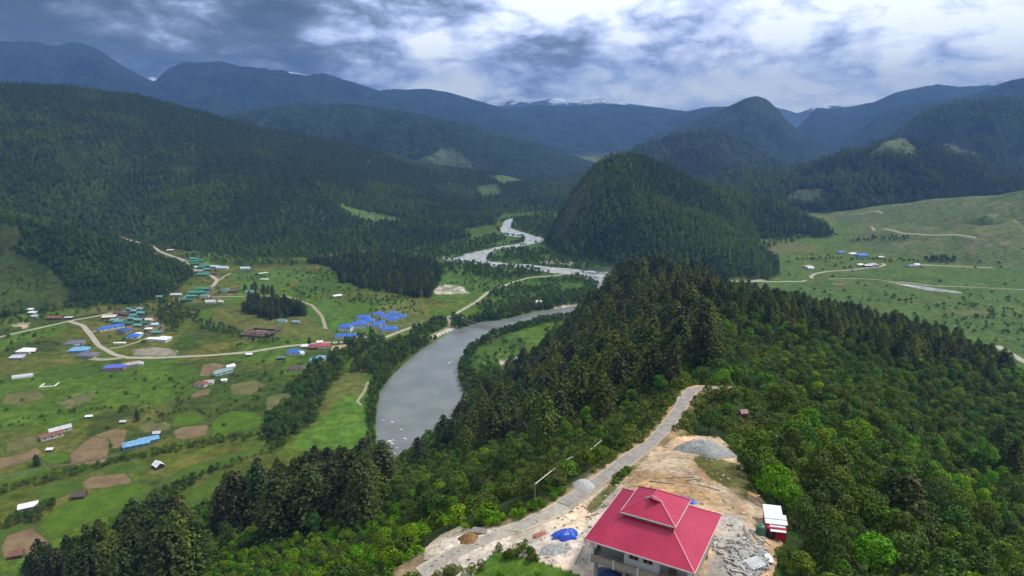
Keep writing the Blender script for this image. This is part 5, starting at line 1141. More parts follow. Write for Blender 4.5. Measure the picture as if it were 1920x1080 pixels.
def planks():
    g = random.Random(5); grey = flat('old_timber', (.26, .235, .20), .9, .15, .4, 3); pale = flat('new_timber', (.50, .41, .30), .85, .2, .25, 3)
    lst = [(1185, 900, 4.5, 60, 0), (1240, 905, 5, -25, 0), (1275, 896, 6, 8, 0), (1300, 900, 4, 20, 0), (1330, 915, 4, -30, 0), (1215, 918, 3, 40, 0), (1398, 1000, 3.2, 85, 0), (1405, 1010, 3.4, 80, 0), (1412, 1003, 3.0, 95, 0), (1420, 1012, 3.2, 88, 0), (1385, 1020, 4.0, -30, 0), (1360, 1030, 3.5, -22, 0), (1372, 1048, 3, 40, 0), (1400, 1028, 2.6, 10, 1), (1438, 1018, 1.6, -60, 1), (1093, 1045, 3.6, 62, 1), (1086, 1052, 2.6, 55, 0), (1120, 955, 3, 30, 0), (1140, 948, 3.2, 35, 0), (1108, 968, 2.2, 20, 0)]
    words = ['tilted above the roof', 'crossing the bare sand behind the roof', 'long, lying level on the bare sand', 'short, near the green patch on the sand', 'at the right of the bare sand', 'leaning behind the left eave', 'first of the pile by the green tank', 'second of the pile by the green tank', 'third of the pile by the green tank', 'last of the pile by the green tank', 'slanting across the grey rubble yard', 'behind the right eave in the yard', 'low in the grey rubble yard', 'pale, on the edge of the grey pile', 'pale, beside the black tank', 'propped against the balcony corner', 'beside the propped one at the balcony corner', 'on the grey ground left of the roof', 'nearest the left eave', 'farthest left on the grey ground']
    for (u, v, L, a, pl), wd in zip(lst, words):
        p = spot(u, v); L *= .8; m = MB(); d = Vector((math.cos(R(a))*L/2, math.sin(R(a))*L/2, 0)); q0 = p-d; q1 = p+d; q0.z = float(HG(q0.x, q0.y))+.12; q1.z = float(HG(q1.x, q1.y))+.12+(1.6 if 'propped' in wd else .25 if 'tilted' in wd or 'leaning' in wd else 0)
        m.bar(q0-p, q1-p, .16, .10); m.bar(q0-p+Vector((.12, .08, .05)), q1-p+Vector((.2, -.05, .05)), .10, .06) if 'pile' in wd else None
        tag(m.build('timber_plank', pale if pl else grey, None, p), 'timber plank '+wd, 'plank', 'building timber lying about the site')
    # rubble: broken stone, sheet and brick beyond counting
    m = MB()
    for k in range(420):
        u = g.gauss(1408, 22); v = g.gauss(1050, 17)
        if k % 6 == 0: u, v = g.gauss(1360, 30), g.gauss(1030, 22)
        if not (1335 < u < 1450 and 1000 < v < 1100): continue
        p = spot(u, v)
        if math.hypot(p.x-HOUSE_C[0], p.y-HOUSE_C[1]) < 9.5: continue
        s = g.uniform(.08, .38); a = g.uniform(0, 3.14); d = Vector((math.cos(a), math.sin(a), g.uniform(-.3, .5)))*s*g.uniform(.5, 2.2); m.bar(p-d+Vector((0, 0, s*.4)), p+d+Vector((0, 0, s*.4)), s*g.uniform(.5, 1.2), s*g.uniform(.2, .8))
    tag(m.build('rubble', flat('broken_stone', (.40, .39, .37), .95, .15, .6, 1.2)), 'grey building rubble spread right of the house', kind='stuff')
    m = MB(); p = spot(1416, 1060)
    for k in range(4): m.bar((-1.1, -.5+.35*k, .2+.05*k), (1.1, -.35+.35*k, .32+.03*k), .9, .04)
    tag(m.build('tin_sheets', RC['lgrey'], None, p, R(20)), 'loose pale tin sheets on the rubble', 'tin sheets')
    p = spot(1441, 1050); m = MB(); m.lathe([(.001, .1), (.55, .12), (.75, .3), (.7, .42), (.5, .34), (.001, .3)], 16); o = m.build('basin', WC['white'], None, p, smooth=True); o.scale = (.7, 1.5, 1); tag(o, 'white basin lying at the right edge of the rubble', 'basin')
    p = spot(1014, 1004); m = MB()
    for i in range(7):
        for j in range(5):
            for l in range(2): m.box(i*.27-.95, i*.27-.71, j*.22-.55, j*.22-.36, l*.12-.05, l*.12+.06)
    tag(m.build('brick_stack', flat('red_brick', (.38, .15, .12), .9, .2, .25, 3), None, p, R(25)), 'low stack of red bricks left of the blue tarpaulin', 'bricks')
    p = spot(905, 997); m = MB()
    for k in range(9): m.bar((-2.0+.05*k, -.6+.16*k, .12), (2.0+.05*k, -.5+.16*k, .12), .13, .10)
    tag(m.build('timber_pile', grey, None, p, R(-12)), 'pile of grey planks at the head of the sandy slope', 'timber pile')
planks()
def stones():
    g = random.Random(15); m = MB()
    P = [p for p in SITE]
    for k in range(1500):
        u = g.uniform(790, 1470); v = g.uniform(818, 1078)
        if not bool(inpoly(np.array([u]), np.array([v]), P)[0]): continue
        p = spot(u, v)
        if math.hypot(p.x-HOUSE_C[0], p.y-HOUSE_C[1]) < 9: continue
        s_ = .05+.22*g.random()**3; a = g.uniform(0, 3.14); d = Vector((math.cos(a), math.sin(a), g.uniform(-.2, .2)))*s_; m.bar(p-d+Vector((0, 0, s_*.3)), p+d*g.uniform(.4, 1)+Vector((0, 0, s_*.3)), s_*1.5, s_)
    tag(m.build('loose_stones', flat('site_stone', (.40, .34, .26), .95, .1, .6, .8)), 'loose stones and clods strewn over the bare site', kind='stuff')
stones()
def boulders():
    mt = flat('pale_boulder', (.55, .54, .50), .8, .2, .2, 1)
    for k, (u, v, r) in enumerate(((735, 792, 1.3), (718, 789, .9), (752, 806, 1.1), (759, 823, 1.3), (717, 829, 1.1), (730, 828, 1.6), (735, 832, 1.2), (737, 826, 1.0), (738, 851, 1.1), (745, 840, .8), (842, 681, 1.4), (848, 678, 1.0))):
        x, y = at_z(u, v, -1.6); g = np.random.default_rng(k); bm = bmesh.new(); bmesh.ops.create_icosphere(bm, subdivisions=2, radius=r)
        for w in bm.verts: w.co = Vector((w.co.x*1.3, w.co.y, w.co.z*.5))*(1+g.normal(0, .09))
        me = bpy.data.meshes.new('boulder'); bm.to_mesh(me); bm.free(); me.materials.append(mt); o = link('boulder', me, None, (float(x), float(y), -1.45), g.uniform(0, 3))
        tag(o, 'pale boulder in the lower end of the wide river bend' if k < 10 else 'pale boulder in the wide river bend near its inner bank', 'boulder', 'boulders in the lower river bend' if k < 10 else 'boulders near the inner bank')
boulders()

# ------------------------------------------------------------------ where the trees stand
def jgrid(x0, x1, y0, y1, s, g):
    gx, gy = np.meshgrid(np.arange(x0, x1, s), np.arange(y0, y1, s), indexing='ij'); gx = gx.ravel(); gy = gy.ravel()
    return gx+g.uniform(-.48, .48, len(gx))*s, gy+g.uniform(-.48, .48, len(gy))*s
CANDS = []                      # x, y, z, kind, tint, scale
def free(x, y, r=2.0, fields=True):
    ok = np.ones(len(x), bool)
    for Q, w in ROADS:
        m = (x > Q[:, 0].min()-15) & (x < Q[:, 0].max()+15) & (y > Q[:, 1].min()-15) & (y < Q[:, 1].max()+15)
        if m.any():
            d, _ = seg_dist(x[m], y[m], Q[::max(1, len(Q)//60)]); ok[m] &= d > w/2+r
    for bx, by, br in BUILT: ok &= (x-bx)**2+(y-by)**2 > (br+r*.6)**2
    if fields:
        for P in FIELDS: ok &= ~inpoly(x, y, P)
    return ok & (river_sd(x, y) > .8)
def put(x, y, kind, tints, weights, s0, s1, g, r=2.0, fields=True):
    ok = free(x, y, r, fields); x, y = x[ok], y[ok]
    t = g.choice(len(tints), len(x), p=np.array(weights)/np.sum(weights)); s = g.uniform(s0, s1, len(x)); z = HG(x, y)
    CANDS.extend((float(x[i]), float(y[i]), float(z[i]), kind, tints[t[i]], float(s[i])) for i in range(len(x)))
def ridge_trees():
    g = np.random.default_rng(21)
    CON = [[(868,838),(872,770),(905,728),(940,712),(1000,690),(1060,640),(1105,590),(1140,535),(1190,505),(1330,512),(1345,560),(1352,600),(1350,650),(1325,690),(1262,700),(1232,738),(1150,765),(1060,806),(1000,825),(930,846)],
           [(398,1000),(430,965),(520,925),(600,895),(670,885),(705,925),(700,985),(600,1005),(500,1015)], [(40,1110),(150,1075),(330,1010),(372,1040),(330,1130)],
           [(1330,515),(1480,562),(1640,608),(1760,640),(1895,695),(1870,712),(1750,690),(1650,672),(1500,620),(1385,598),(1345,590)]]
    SCR = [[(1000,852),(1100,800),(1200,748),(1270,708),(1330,712),(1290,760),(1235,825),(1150,880),(1075,930),(1000,975),(880,990),(860,960)], [(1290,760),(1330,735),(1420,740),(1500,800),(1480,860),(1400,850),(1350,815),(1270,815)], [(1340,640),(1440,640),(1470,700),(1430,740),(1330,715),(1300,700)]]
    BRI = [[(330,1090),(420,1045),(520,1015),(620,1000),(760,985),(845,985),(795,1040),(790,1110),(330,1130)], [(795,1000),(850,978),(960,975),(1010,950),(900,995),(840,990)], [(880,1090),(925,1040),(1000,1050),(1085,1075),(1085,1110)]]
    x, y = jgrid(-360, 620, 18, 1000, 4.3, g); z = HG(x, y); zn = zone_at(x, y)
    u, v, d = proj(x, y, z); k = (zn == 1) & (u > -160) & (u < 2080) & (v < 1330) & (d < 2000) & (z > 1.5)
    x, y, z, u, v = x[k], y[k], z[k], u[k], v[k]
    ju, jv = u+g.normal(0, 9, len(u)), v+g.normal(0, 7, len(u))
    site = inpoly(u, v+4, SITE) | inpoly(u, v-10, SITE) | inpoly(u-8, v, SITE) | inpoly(u+8, v, SITE); site &= ~inpoly(u, v, BRI[2])
    con = np.zeros(len(u), bool)
    for p in CON: con |= inpoly(ju, jv, p)
    scr = np.zeros(len(u), bool)
    for p in SCR: scr |= inpoly(ju, jv, p)
    bri = np.zeros(len(u), bool)
    for p in BRI: bri |= inpoly(ju, jv, p)
    gap = inpoly(u, v, [(1590,850),(1640,845),(1660,870),(1610,880)]) | inpoly(u, v, [(300,970),(350,925),(430,880),(420,915),(360,960)])
    rnd = g.uniform(0, 1, len(u)); patch = fbm(x/45, y/45, 7, 3); fine = fbm(x/14, y/14, 9, 2)
    far_right = (u > 1330) & con
    low = (v > 870) & (u < 745)
    m = con & ~site & ~far_right & ~low & (rnd < .27); put(x[m], y[m], 'conifer', ('dark', 'olive', 'brown'), (.27, .58, .15), .85, 1.4, g, 3.2, False)
    m = con & ~site & low & (rnd < .19); put(x[m], y[m], 'conifer', ('dark', 'olive', 'brown'), (.5, .08, .42), 1.1, 1.6, g, 3.2, False)
    m = con & ~site & (rnd > .27) & (rnd < .45); put(x[m], y[m], 'shrub', ('scrub', 'mid'), (.5, .5), .8, 1.5, g, 1.2, False)
    m = far_right & (rnd < .48); put(x[m], y[m], 'conifer', ('dark', 'olive'), (.5, .5), .52, .95, g, 2.5, False)
    m = con & ~site & (rnd > .74); put(x[m], y[m], 'broad', ('deep', 'mid', 'bright'), (.5, .42, .08), .6, 1.1, g, 2, False)
    m = scr & ~con & ~site & (rnd < .75); put(x[m], y[m], 'shrub', ('scrub', 'mid', 'bright'), (.55, .35, .10), .8, 1.7, g, 1.2, False)
    m = scr & ~con & ~site & (rnd > .93); put(x[m], y[m], 'broad', ('mid', 'deep'), (.5, .5), .42, .7, g, 2, False)
    nearb = inpoly(u, v, BRI[2]) | inpoly(u, v, [(835,1085),(1500,1085),(1500,1340),(835,1340)])
    m = bri & ~nearb & ~con & ~site & (rnd < .8); put(x[m], y[m], 'shrub', ('bright', 'mid'), (.8, .2), .8, 1.6, g, 1.0, False)
    m = nearb & ~site; put(x[m], y[m], 'shrub', ('bright', 'mid'), (.85, .15), .22, .5, g, .5, False)
    m = bri & ~nearb & ~con & ~site & (rnd > .92) & (u < 800); put(x[m], y[m], 'broad', ('bright', 'mid'), (.6, .4), .4, .65, g, 2, False)
    rest = ~(con | scr | bri | site | gap | nearb)
    m = rest & (rnd < .58) & (patch > .42); put(x[m], y[m], 'broad', ('deep', 'mid', 'bright'), (.46, .40, .14), .55, 1.12, g, 2.2, False)
    m = rest & (rnd < .45) & (patch <= .42); put(x[m], y[m], 'broad', ('mid', 'bright', 'deep'), (.45, .35, .20), .45, .85, g, 2.0, False)
    m = rest & (rnd > .60); put(x[m], y[m], 'shrub', ('mid', 'scrub', 'bright'), (.45, .33, .22), .8, 1.6, g, 1.0, False)
    m = rest & (u > 1450) & (rnd > .993); put(x[m], y[m], 'conifer', ('dark', 'olive'), (.6, .4), .55, .8, g, 2.5, False)
    for uu, vv, sc, tn in ((1690, 1010, .95, 'brown'), (1662, 985, .7, 'dark'), (1860, 880, .98, 'dark'), (1895, 900, .8, 'dark'), (832, 838, 1.35, 'dark'), (785, 872, 1.15, 'dark'), (1130, 795, 1.05, 'olive'), (1020, 838, 1.2, 'olive'), (1085, 775, 1.15, 'dark'), (905, 820, 1.25, 'dark')):
        p = hit(uu, vv); CANDS.append((p[0], p[1], p[2], 'conifer', tn, sc))
    # small growth along the road, the verge and the edge of the site
    for line, n, sp, tn in ((((1150,905),(1190,868),(1235,826),(1262,795),(1280,765)), 46, 5, 'scrub'), (((1120,925),(1150,900),(1185,872)), 22, 5, 'bright'), (((1180,850),(1215,822),(1250,790),(1272,755)), 36, 5, 'scrub'), (((870,990),(940,978),(1000,955),(1050,930)), 40, 6, 'bright'), (((1095,905),(1180,842),(1238,788),(1268,745),(1282,722)), 95, 6, 'mid'), (((1085,915),(1170,850),(1235,795),(1264,750)), 70, 7, 'scrub'), (((1300,745),(1312,775),(1295,802)), 34, 9, 'mid'), (((1335,735),(1365,775),(1360,815)), 40, 11, 'scrub'), (((1380,850),(1410,895),(1432,935)), 30, 6, 'mid'), (((1475,985),(1480,1020),(1462,1078)), 30, 6, 'scrub'), (((920,1040),(985,1035),(1010,1052)), 16, 7, 'mid'), (((790,1075),(850,1085),(900,1070)), 16, 7, 'scrub')):
        P = np.array(line, float)
        for k in range(n):
            f = g.uniform(0, len(P)-1); i = min(int(f), len(P)-2); q = P[i]+(P[i+1]-P[i])*(f-i)+g.normal(0, sp, 2); h = hit(q[0], q[1])
            if h and free(np.array([h[0]]), np.array([h[1]]), .5, False)[0]: CANDS.append((h[0], h[1], h[2], 'shrub', tn, g.uniform(.25, .7)))
def band(line, wid, sp, kind, tints, weights, s0, s1, seed):
    g = np.random.default_rng(seed); Q = spline([hit(u, v)[:2] for u, v in line], 6)
    x, y = jgrid(Q[:, 0].min()-wid, Q[:, 0].max()+wid, Q[:, 1].min()-wid, Q[:, 1].max()+wid, sp, g); d, _ = seg_dist(x, y, Q)
    w = wid/2*(.55+.9*fbm(x/24, y/24, seed, 2)); m = d < w; put(x[m], y[m], kind, tints, weights, s0, s1, g, 1.5, True)
def area(poly, sp, kind, tints, weights, s0, s1, seed, patch=0.0, fields=True, r=2.5):
    g = np.random.default_rng(seed); P = [hit(u, v)[:2] for u, v in poly]; xs = [p[0] for p in P]; ys = [p[1] for p in P]
    x, y = jgrid(min(xs), max(xs), min(ys), max(ys), sp, g); m = inpoly(x, y, P)
    if patch: m &= fbm(x/32, y/32, seed, 3) > patch
    put(x[m], y[m], kind, tints, weights, s0, s1, g, r, fields)
def bank_trees():
    g = np.random.default_rng(88)
    for rv, sp, s0, s1 in ((riv1, 4.2, .45, .85), (riv2, 5.5, .5, .95)):
        xs = [p[0] for p in rv]; ys = [p[1] for p in rv]; x, y = jgrid(min(xs)-14, max(xs)+14, min(ys)-14, max(ys)+14, sp, g); d = river_sd(x, y)
        m = (d > 1.2) & (d < 3+9*fbm(x/30, y/30, 77, 2)) & (fbm(x/40, y/40, 78, 2) > .36) & (zone_at(x, y) == 0); u, v, _ = proj(x, y, 0*x)
        for pl in ([(1010,588),(1050,572),(1108,560),(1108,578),(1060,586)], [(800,636),(830,618),(862,606),(862,618),(830,632)], [(1125,508),(1175,506),(1175,522),(1130,522)]): m &= ~inpoly(u, v, pl)
        put(x[m], y[m], 'broad', ('deep', 'mid'), (.6, .4), s0, s1, g, 1.0, False)
def valley_trees():
    bank_trees()
    D, Wt = ('deep', 'mid'), (.65, .35)
    band([(700,640),(660,652),(630,680),(605,705),(575,738),(556,765),(545,795)], 34, 5.2, 'broad', D, Wt, .7, 1.25, 1)
    band([(838,600),(800,622),(760,648),(720,668),(690,690)], 30, 5.2, 'broad', D, Wt, .65, 1.15, 2)
    band([(760,655),(728,690),(705,725),(700,770),(703,820),(716,868)], 13, 4.2, 'broad', ('deep', 'mid'), (.5, .5), .55, .95, 3)
    band([(888,730),(868,700),(866,675),(885,652),(920,633),(960,620),(1010,606),(1090,594)], 16, 4.6, 'broad', D, Wt, .65, 1.1, 4)
    band([(868,612),(910,603),(960,590),(1005,576),(1060,562),(1112,552)], 34, 5.2, 'broad', D, Wt, .8, 1.3, 5)
    area([(893,575),(930,545),(985,528),(1060,522),(1100,522),(1128,545),(1060,562),(980,580),(905,600)], 7.5, 'broad', D, (.5, .5), .6, 1.1, 6, .42)
    area([(880,690),(880,660),(960,625),(1080,597),(1100,610),(1030,690),(960,720),(890,740)], 9, 'broad', ('mid', 'deep', 'bright'), (.5, .3, .2), .4, .9, 7, .5)
    area([(870,745),(885,700),(930,690),(1010,690),(960,720),(900,750)], 6, 'broad', D, Wt, .6, 1.0, 71)
    band([(350,590),(385,610),(430,622),(480,635),(510,640)], 24, 6, 'broad', D, Wt, .4, .8, 8)
    band([(-20,928),(60,905),(150,880),(230,862),(330,842),(430,822),(520,812)], 11, 4.0, 'shrub', ('mid', 'scrub', 'bright'), (.5, .3, .2), .9, 1.7, 9)
    band([(0,990),(60,968),(90,955)], 17, 4.4, 'broad', D, (.8, .2), .45, .8, 10)
    band([(230,985),(290,950),(350,905),(400,880),(460,860),(520,838),(545,815)], 13, 4.0, 'broad', D, Wt, .4, .8, 11)
    band([(150,1060),(240,990),(300,975),(380,960)], 16, 5, 'shrub', ('mid', 'bright', 'scrub'), (.4, .4, .2), .8, 1.6, 111)
    band([(535,815),(530,795),(545,770)], 26, 6, 'broad', D, (.8, .2), .9, 1.4, 12)
    area([(400,690),(530,675),(640,690),(560,770),(480,790),(420,760)], 13, 'shrub', ('mid', 'scrub', 'bright'), (.5, .3, .2), .7, 1.7, 13, .48)
    area([(0,690),(300,690),(380,760),(300,810),(0,800)], 30, 'shrub', ('mid', 'scrub'), (.6, .4), .6, 1.5, 14, .45)
    area([(440,520),(600,500),(800,565),(690,580),(600,570)], 13, 'shrub', ('mid', 'scrub', 'bright'), (.5, .3, .2), .9, 2.0, 15, .45)
    area([(640,560),(760,555),(800,590),(700,585)], 9, 'shrub', ('mid', 'bright'), (.6, .4), .9, 2.0, 16, .42)
    area([(570,492),(700,480),(800,492),(832,505),(812,562),(760,556),(720,548),(640,530),(620,502)], 8.5, 'conifer', ('dark', 'olive'), (.8, .2), .55, .95, 17)
    area([(452,585),(470,566),(545,570),(572,592),(500,602)], 8, 'conifer', ('dark', 'olive'), (.8, .2), .7, 1.05, 18)
    area([(455,545),(490,538),(520,552),(480,556)], 9, 'conifer', ('dark', 'olive'), (.8, .2), .55, .8, 181)
    area([(800,498),(870,494),(960,501),(1060,514),(985,520),(950,528),(905,520),(830,515)], 7.5, 'broad', D, Wt, .6, 1.1, 19, .36)
    area([(905,515),(985,522),(930,540),(900,550),(830,530)], 11, 'shrub', ('mid', 'bright'), (.6, .4), .9, 2.0, 191, .4)
    area([(955,468),(1030,455),(1080,482),(1150,502),(1100,505),(1030,497),(950,488),(925,478)], 8, 'broad', D, Wt, .7, 1.2, 20, .34)
    area([(918,484),(952,486),(950,490),(920,489)], 6, 'broad', D, Wt, .5, .9, 21)
    area([(968,410),(1040,402),(1035,440),(1005,440),(970,428)], 9, 'broad', D, Wt, .7, 1.2, 22)
    area([(640,480),(820,462),(905,448),(930,440),(950,452),(900,470),(850,480),(820,488),(700,495)], 9, 'broad', D, (.75, .25), .7, 1.2, 23)
    area([(296,572),(318,560),(352,578),(348,600),(332,628),(300,602)], 7, 'broad', ('deep', 'mid'), (.8, .2), .6, 1.1, 61)
    area([(0,600),(130,585),(290,570),(300,590),(200,584),(130,596),(60,612),(0,624)], 9, 'broad', ('deep', 'mid'), (.6, .4), .4, .8, 62, .42)
    area([(0,620),(140,615),(180,650),(130,660),(0,665)], 13, 'shrub', ('mid', 'scrub', 'bright'), (.5, .3, .2), .8, 2.0, 63, .48)
    area([(195,600),(310,585),(330,640),(250,650),(190,630)], 11, 'shrub', ('mid', 'scrub'), (.6, .4), .8, 1.8, 64, .46)
    area([(330,480),(420,490),(440,560),(340,575)], 15, 'shrub', ('mid', 'scrub'), (.6, .4), .9, 2.2, 65, .45)
    area([(300,455),(420,480),(560,490),(560,500),(420,500),(330,480)], 10, 'broad', ('deep', 'mid', 'bright'), (.5, .35, .15), .5, 1.0, 66, .4)
    area([(120,690),(330,690),(420,730),(380,770),(250,760)], 22, 'shrub', ('mid', 'scrub'), (.6, .4), .6, 1.6, 67, .42)
    area([(0,475),(30,475),(90,500),(130,545),(115,580),(0,590)], 13, 'broad', ('deep', 'mid'), (.7, .3), .35, .75, 68, .46)
    band([(0,800),(100,775),(200,765),(330,775)], 8, 6, 'shrub', ('mid', 'scrub', 'bright'), (.5, .3, .2), .6, 1.4, 72)
    band([(310,700),(340,735),(330,770),(390,775),(500,765)], 7, 6, 'shrub', ('mid', 'scrub'), (.6, .4), .6, 1.4, 73)
    band([(420,835),(400,808),(395,780)], 5, 5, 'shrub', ('mid', 'scrub'), (.6, .4), .5, 1.1, 74)
    band([(60,885),(140,880),(200,862)], 6, 5, 'shrub', ('mid', 'bright'), (.6, .4), .6, 1.3, 75)
    band([(440,650),(500,640),(560,645)], 8, 7, 'shrub', ('mid', 'scrub'), (.6, .4), .8, 1.7, 76)
    band([(610,648),(650,642),(690,648)], 12, 7, 'broad', ('deep', 'mid'), (.6, .4), .4, .8, 77)
    # the plain on the right
    area([(1480,540),(1920,560),(1960,690),(1860,650),(1700,590)], 17, 'shrub', ('mid', 'scrub', 'bright'), (.5, .3, .2), .9, 2.3, 24, .46)
    area([(1690,560),(1960,560),(1990,640),(1820,620)], 13, 'broad', D, Wt, .35, .7, 25, .55)
    area([(1380,440),(1960,465),(1960,560),(1500,535)], 34, 'shrub', ('mid', 'scrub'), (.6, .4), 1.0, 2.4, 26, .5)
    band([(1500,487),(1560,484),(1640,487),(1700,490),(1740,491)], 10, 8, 'shrub', ('scrub', 'mid'), (.5, .5), 1.2, 2.0, 27)
    band([(1600,452),(1660,448),(1690,450)], 26, 9, 'broad', ('deep', 'mid'), (.7, .3), .6, 1.0, 28)
    band([(1750,489),(1775,489)], 26, 7, 'broad', ('deep', 'mid'), (.8, .2), .9, 1.4, 29)
    band([(1400,470),(1440,460),(1500,445),(1560,438)], 40, 12, 'broad', ('deep', 'mid'), (.8, .2), .6, 1.1, 30)
    for u, v, sc, kd, tn in ((70,873,.62,'conifer','dark'), (258,790,.50,'conifer','dark'), (232,772,1.0,'broad','deep'), (306,790,1.0,'broad','deep'), (112,772,1.4,'shrub','mid'), (12,770,1.3,'shrub','mid'), (42,752,1.2,'shrub','scrub'), (580,645,.5,'conifer','dark'), (662,652,.75,'conifer','dark'), (420,798,1.2,'shrub','mid'), (208,838,1.3,'shrub','mid'), (1035,565,.6,'broad','deep')):
        p = hit(u, v); CANDS.append((p[0], p[1], p[2], kd, tn, sc))
ridge_trees(); valley_trees()

# ------------------------------------------------------------------ trees one could point at, and the rest as masses
def where(kind, u, v, d):
    if d < 900 and u < 745 and v > 880 and kind != 'shrub': return 'in the stand above the lower left fields'
    if u > 1345 and v < 705 and d < 900: return 'along the shoulder of the ridge before the right plain'
    if kind == 'conifer' and u > 1380: return 'rising from the leafy slope right of the house'
    if kind == 'conifer' and v > 560 and u > 745: return 'in the dark stand between river and ridge road' if v > 640 else 'on the far end of the ridge above the river'
    if kind == 'conifer' and u > 1090: return 'on the far end of the ridge above the river'
    if kind == 'conifer': return 'in the valley near the villages'
    if d < 900 and u > 1440 and v > 880: return 'on the slope right of the crimson shed'
    if d < 900 and u > 1330 and v > 700: return 'on the slope right of the ridge road'
    if v > 960 and u < 1090: return 'below the sandy end of the building site'
    if v > 700 and u > 745 and u < 1340: return 'on the slope left of the ridge road'
    if u > 1330: return 'on the right hand plain' if d > 600 else 'on the upper slope right of the ridge road'
    if u < 870 and v > 590: return 'among the fields left of the river'
    if u >= 870 and v > 590: return 'on the peninsula inside the river bend' if u < 1100 else 'on the wooded crest of the ridge'
    return 'on the river flats beyond the footbridge'
WORD = {'dark': 'dark green', 'olive': 'olive green', 'brown': 'brownish', 'deep': 'deep green', 'mid': 'mid green', 'bright': 'bright green', 'scrub': 'dull olive'}
KNAME = {'conifer': ('conifer_tree', 'conifer', 'tree', 20), 'broad': ('broadleaf_tree', 'leafy tree', 'tree', 8.5), 'shrub': ('shrub', 'shrub', 'shrub', 2.8)}
def plant():
    g = np.random.default_rng(5); mass = {}
    for kind in ('conifer', 'broad', 'shrub'):
        L = [c for c in CANDS if c[3] == kind]; x, y, z, sc = (np.array([c[i] for c in L]) for i in (0, 1, 2, 5)); tint = np.array([c[4] for c in L])
        hh = KNAME[kind][3]; u, v, d = proj(x, y, z+hh*sc*.6); size = hh*sc*F/d
        vis = seen(x, y, z+hh*sc*.95) & (u > 4) & (u < 1916) & (v > 2) & (v < 1074)
        order = np.argsort(-np.where(vis, size, 0)); pick = [i for i in order[:290] if vis[i]]
        rest = np.ones(len(L), bool); rest[pick] = False; q = np.quantile(sc[pick], (.33, .67))
        labs = {}
        for i in pick:
            w = ('small', 'medium', 'tall')[int(np.searchsorted(q, sc[i]))] if kind != 'shrub' else ('low', 'middling', 'tall')[int(np.searchsorted(q, sc[i]))]
            labs.setdefault((w, WORD[tint[i]], where(kind, u[i], v[i], d[i])), []).append(i)
        for (w, tw, wh), ids in labs.items():
            ids.sort(key=lambda i: u[i]); n = len(ids)
            near_i = max(ids, key=lambda i: v[i])
            for k, i in enumerate(ids):
                base = '%s %s %s %s' % (w, tw, KNAME[kind][1], wh)
                if n > 1 and k == 0: base = 'leftmost '+base
                elif n > 2 and k == n-1: base = 'rightmost '+base
                elif n > 4 and i == near_i: base = 'nearest '+base
                wd = 1.18 if kind == 'conifer' else 1.0; crn, tr, _ = KIT[kind, tint[i]][int(g.integers(len(KIT[kind, tint[i]])))]
                o = empty(KNAME[kind][0], (x[i], y[i], z[i]), g.uniform(0, 6.28)); s = sc[i]; o.scale = (s*wd*g.uniform(.85, 1.15), s*wd*g.uniform(.85, 1.15), s*g.uniform(.78, 1.10)/wd**.5); o.rotation_euler = (g.normal(0, .035), g.normal(0, .035), o.rotation_euler[2])
                tag(o, base, KNAME[kind][2], '%ss %s' % (KNAME[kind][1], wh)); link('crown', crn, o); link('trunk' if kind != 'shrub' else 'stem', tr, o)
        mass[kind] = (x[rest], y[rest], z[rest], tint[rest], sc[rest])
    for kind, nm, lab in (('conifer', 'conifer_forest', 'mass of dark conifers covering the far parts of the ridge'), ('broad', 'broadleaf_forest', 'mass of leafy trees filling slopes and river banks'), ('shrub', 'undergrowth', 'mass of bushes and scrub between the trees and fields')):
        x, y, z, tint, sc = mass[kind]; tn = sorted(set(tint)); meshes = []; start = {}
        for t in tn: start[t] = len(meshes); meshes += [k[2] for k in KIT[kind, t]]
        idx = np.array([start[t]+g.integers(len(KIT[kind, t])) for t in tint])
        # outside the ridge the picture wants no more than a handful of sprays per tree, but the same meshes serve
        wd = 1.2 if kind == 'conifer' else 1.0; S = np.stack([sc*wd*g.uniform(.85, 1.15, len(sc)), sc*wd*g.uniform(.85, 1.15, len(sc)), sc*g.uniform(.75, 1.08, len(sc))/wd**.5], -1)
        scatter(nm, lab, np.stack([x, y, z], -1), g.uniform(0, 6.28, len(x)), S, idx, meshes)
    print('trees', {k: len([c for c in CANDS if c[3] == k]) for k in ('conifer', 'broad', 'shrub')})
    far = [k[2] for k in KIT['far', 'far']]
    def wood(label, x, y, z, sc, pc):
        n = len(x); idx = np.where(g.uniform(0, 1, n) < pc, g.integers(0, 2, n), g.integers(2, 5, n)); s = sc*g.uniform(.55, 1.35, n); f = fbm(x/170, y/170, 33, 4)+.35*(fbm(x/40, y/40, 37, 2)-.5)+g.normal(0, .05, n); f = f-np.median(f)-(.07+.10*sstep(50, 200, z) if 'left hillside' in label else 0)+(.07 if 'steep hill' in label else 0)-(.02 if 'spur' in label else 0); idx = idx+5*np.where(f < -.045, 0, np.where(f < .055, 1, 2))  # cloud shade over the left hillside is painted in as darker tree tints
        scatter('forest', label, np.stack([x, y, z], -1), g.uniform(0, 6.28, n), np.stack([s, s, s*g.uniform(.9, 1.15, n)], -1), idx, far)
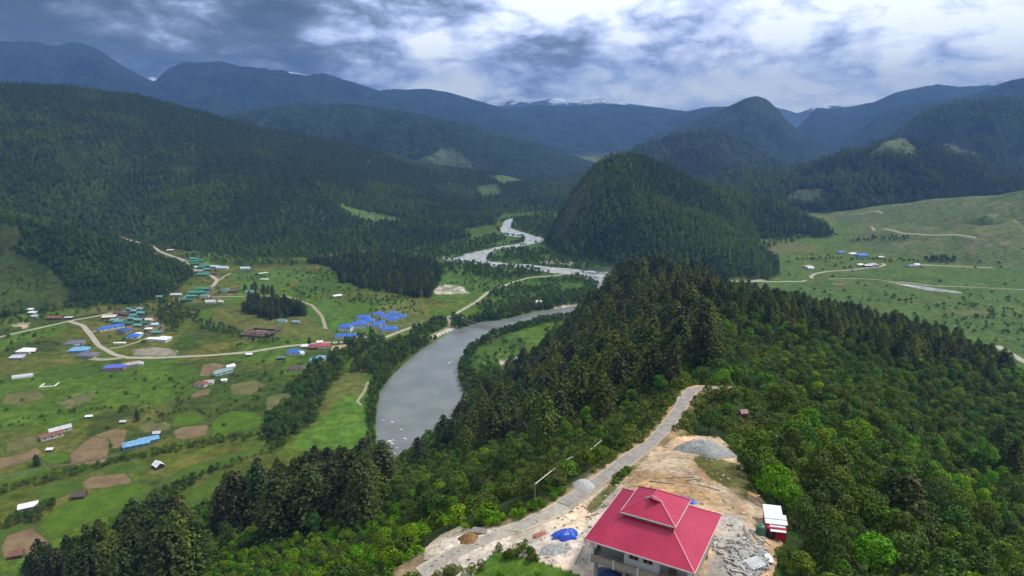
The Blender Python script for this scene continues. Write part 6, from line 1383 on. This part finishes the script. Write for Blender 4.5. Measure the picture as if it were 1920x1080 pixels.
    for zone, lab, box, sp, sc, pc in ((2, 'dark forest on the low spur at the left edge', (-1300, -350, 700, 1400), 6.6, .68, .35), (3, 'forest covering the long left hillside', (-2600, 500, 900, 3300), 8.8, .80, .40), (4, 'forest on the steep hill beside the river', (-50, 800, 1050, 2000), 7.2, .74, .55)):
        x, y = jgrid(*box, sp, g); k = (zone_at(x, y) == zone); x, y = x[k], y[k]; z = HG(x, y); u, v, d = proj(x, y, z); k = (u > -420) & (u < 2300) & (z > 3) & seen(x, y, z+18)
        if zone == 2: k &= ~(inpoly(u, v, [(-80,470),(30,475),(90,500),(135,545),(120,578),(0,590),(-80,590)]) | inpoly(u, v, [(-80,420),(25,425),(40,445),(20,470),(-80,470)]))
        if zone == 3:
            for pl in ([(635,382),(680,395),(730,405),(765,415),(700,418),(655,402)], [(915,330),(975,325),(985,340),(940,346)], [(890,352),(930,345),(945,365),(905,370)]): k &= ~inpoly(u, v, pl)
        if zone == 4: k &= ~(inpoly(u, v, [(1120,315),(1070,370),(1035,440),(1055,460),(1080,420),(1100,360)]) & (g.uniform(0, 1, len(u)) < .72))
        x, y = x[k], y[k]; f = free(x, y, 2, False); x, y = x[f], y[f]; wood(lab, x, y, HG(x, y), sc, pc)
    x, y = jgrid(-400, 420, 1880, 3300, 13, g); z = HG(x, y); u, v, d = proj(x, y, z); k = (zone_at(x, y) == 0) & seen(x, y, z+15) & (u > 700) & (u < 1100) & ~inpoly(u, v, [(915,330),(975,325),(985,340),(940,346)])
    x, y = x[k], y[k]; f = free(x, y, 2, False); wood('woods on the valley floor around the upper river', x[f], y[f], HG(x[f], y[f]), 1.0, .35)
    for lab, P in MOUNT_PTS.items(): wood('forest on the '+lab.split(' at ')[0].split(' with ')[0].split(' below ')[0].split(' behind ')[0], P[:, 0], P[:, 1], P[:, 2], 1.15, .5)
plant()

#HAZE
def haze():
    m = MB(); m.box(-11500, 11500, -1200, 13200, -8.0, 1090)
    mt = bpy.data.materials.new('air'); mt.use_nodes = True; t = NT(mt.node_tree); t.n.clear()
    o = t.add('ShaderNodeOutputMaterial'); v = t.add('ShaderNodeVolumePrincipled')
    v.inputs['Color'].default_value = (.165, .325, .70, 1); v.inputs['Density'].default_value = 1.1e-4; v.inputs['Anisotropy'].default_value = .1
    t.l.new(v.outputs[0], o.inputs['Volume']); tag(m.build('haze', mt), 'thin blue haze filling the valley air', kind='stuff')
haze()
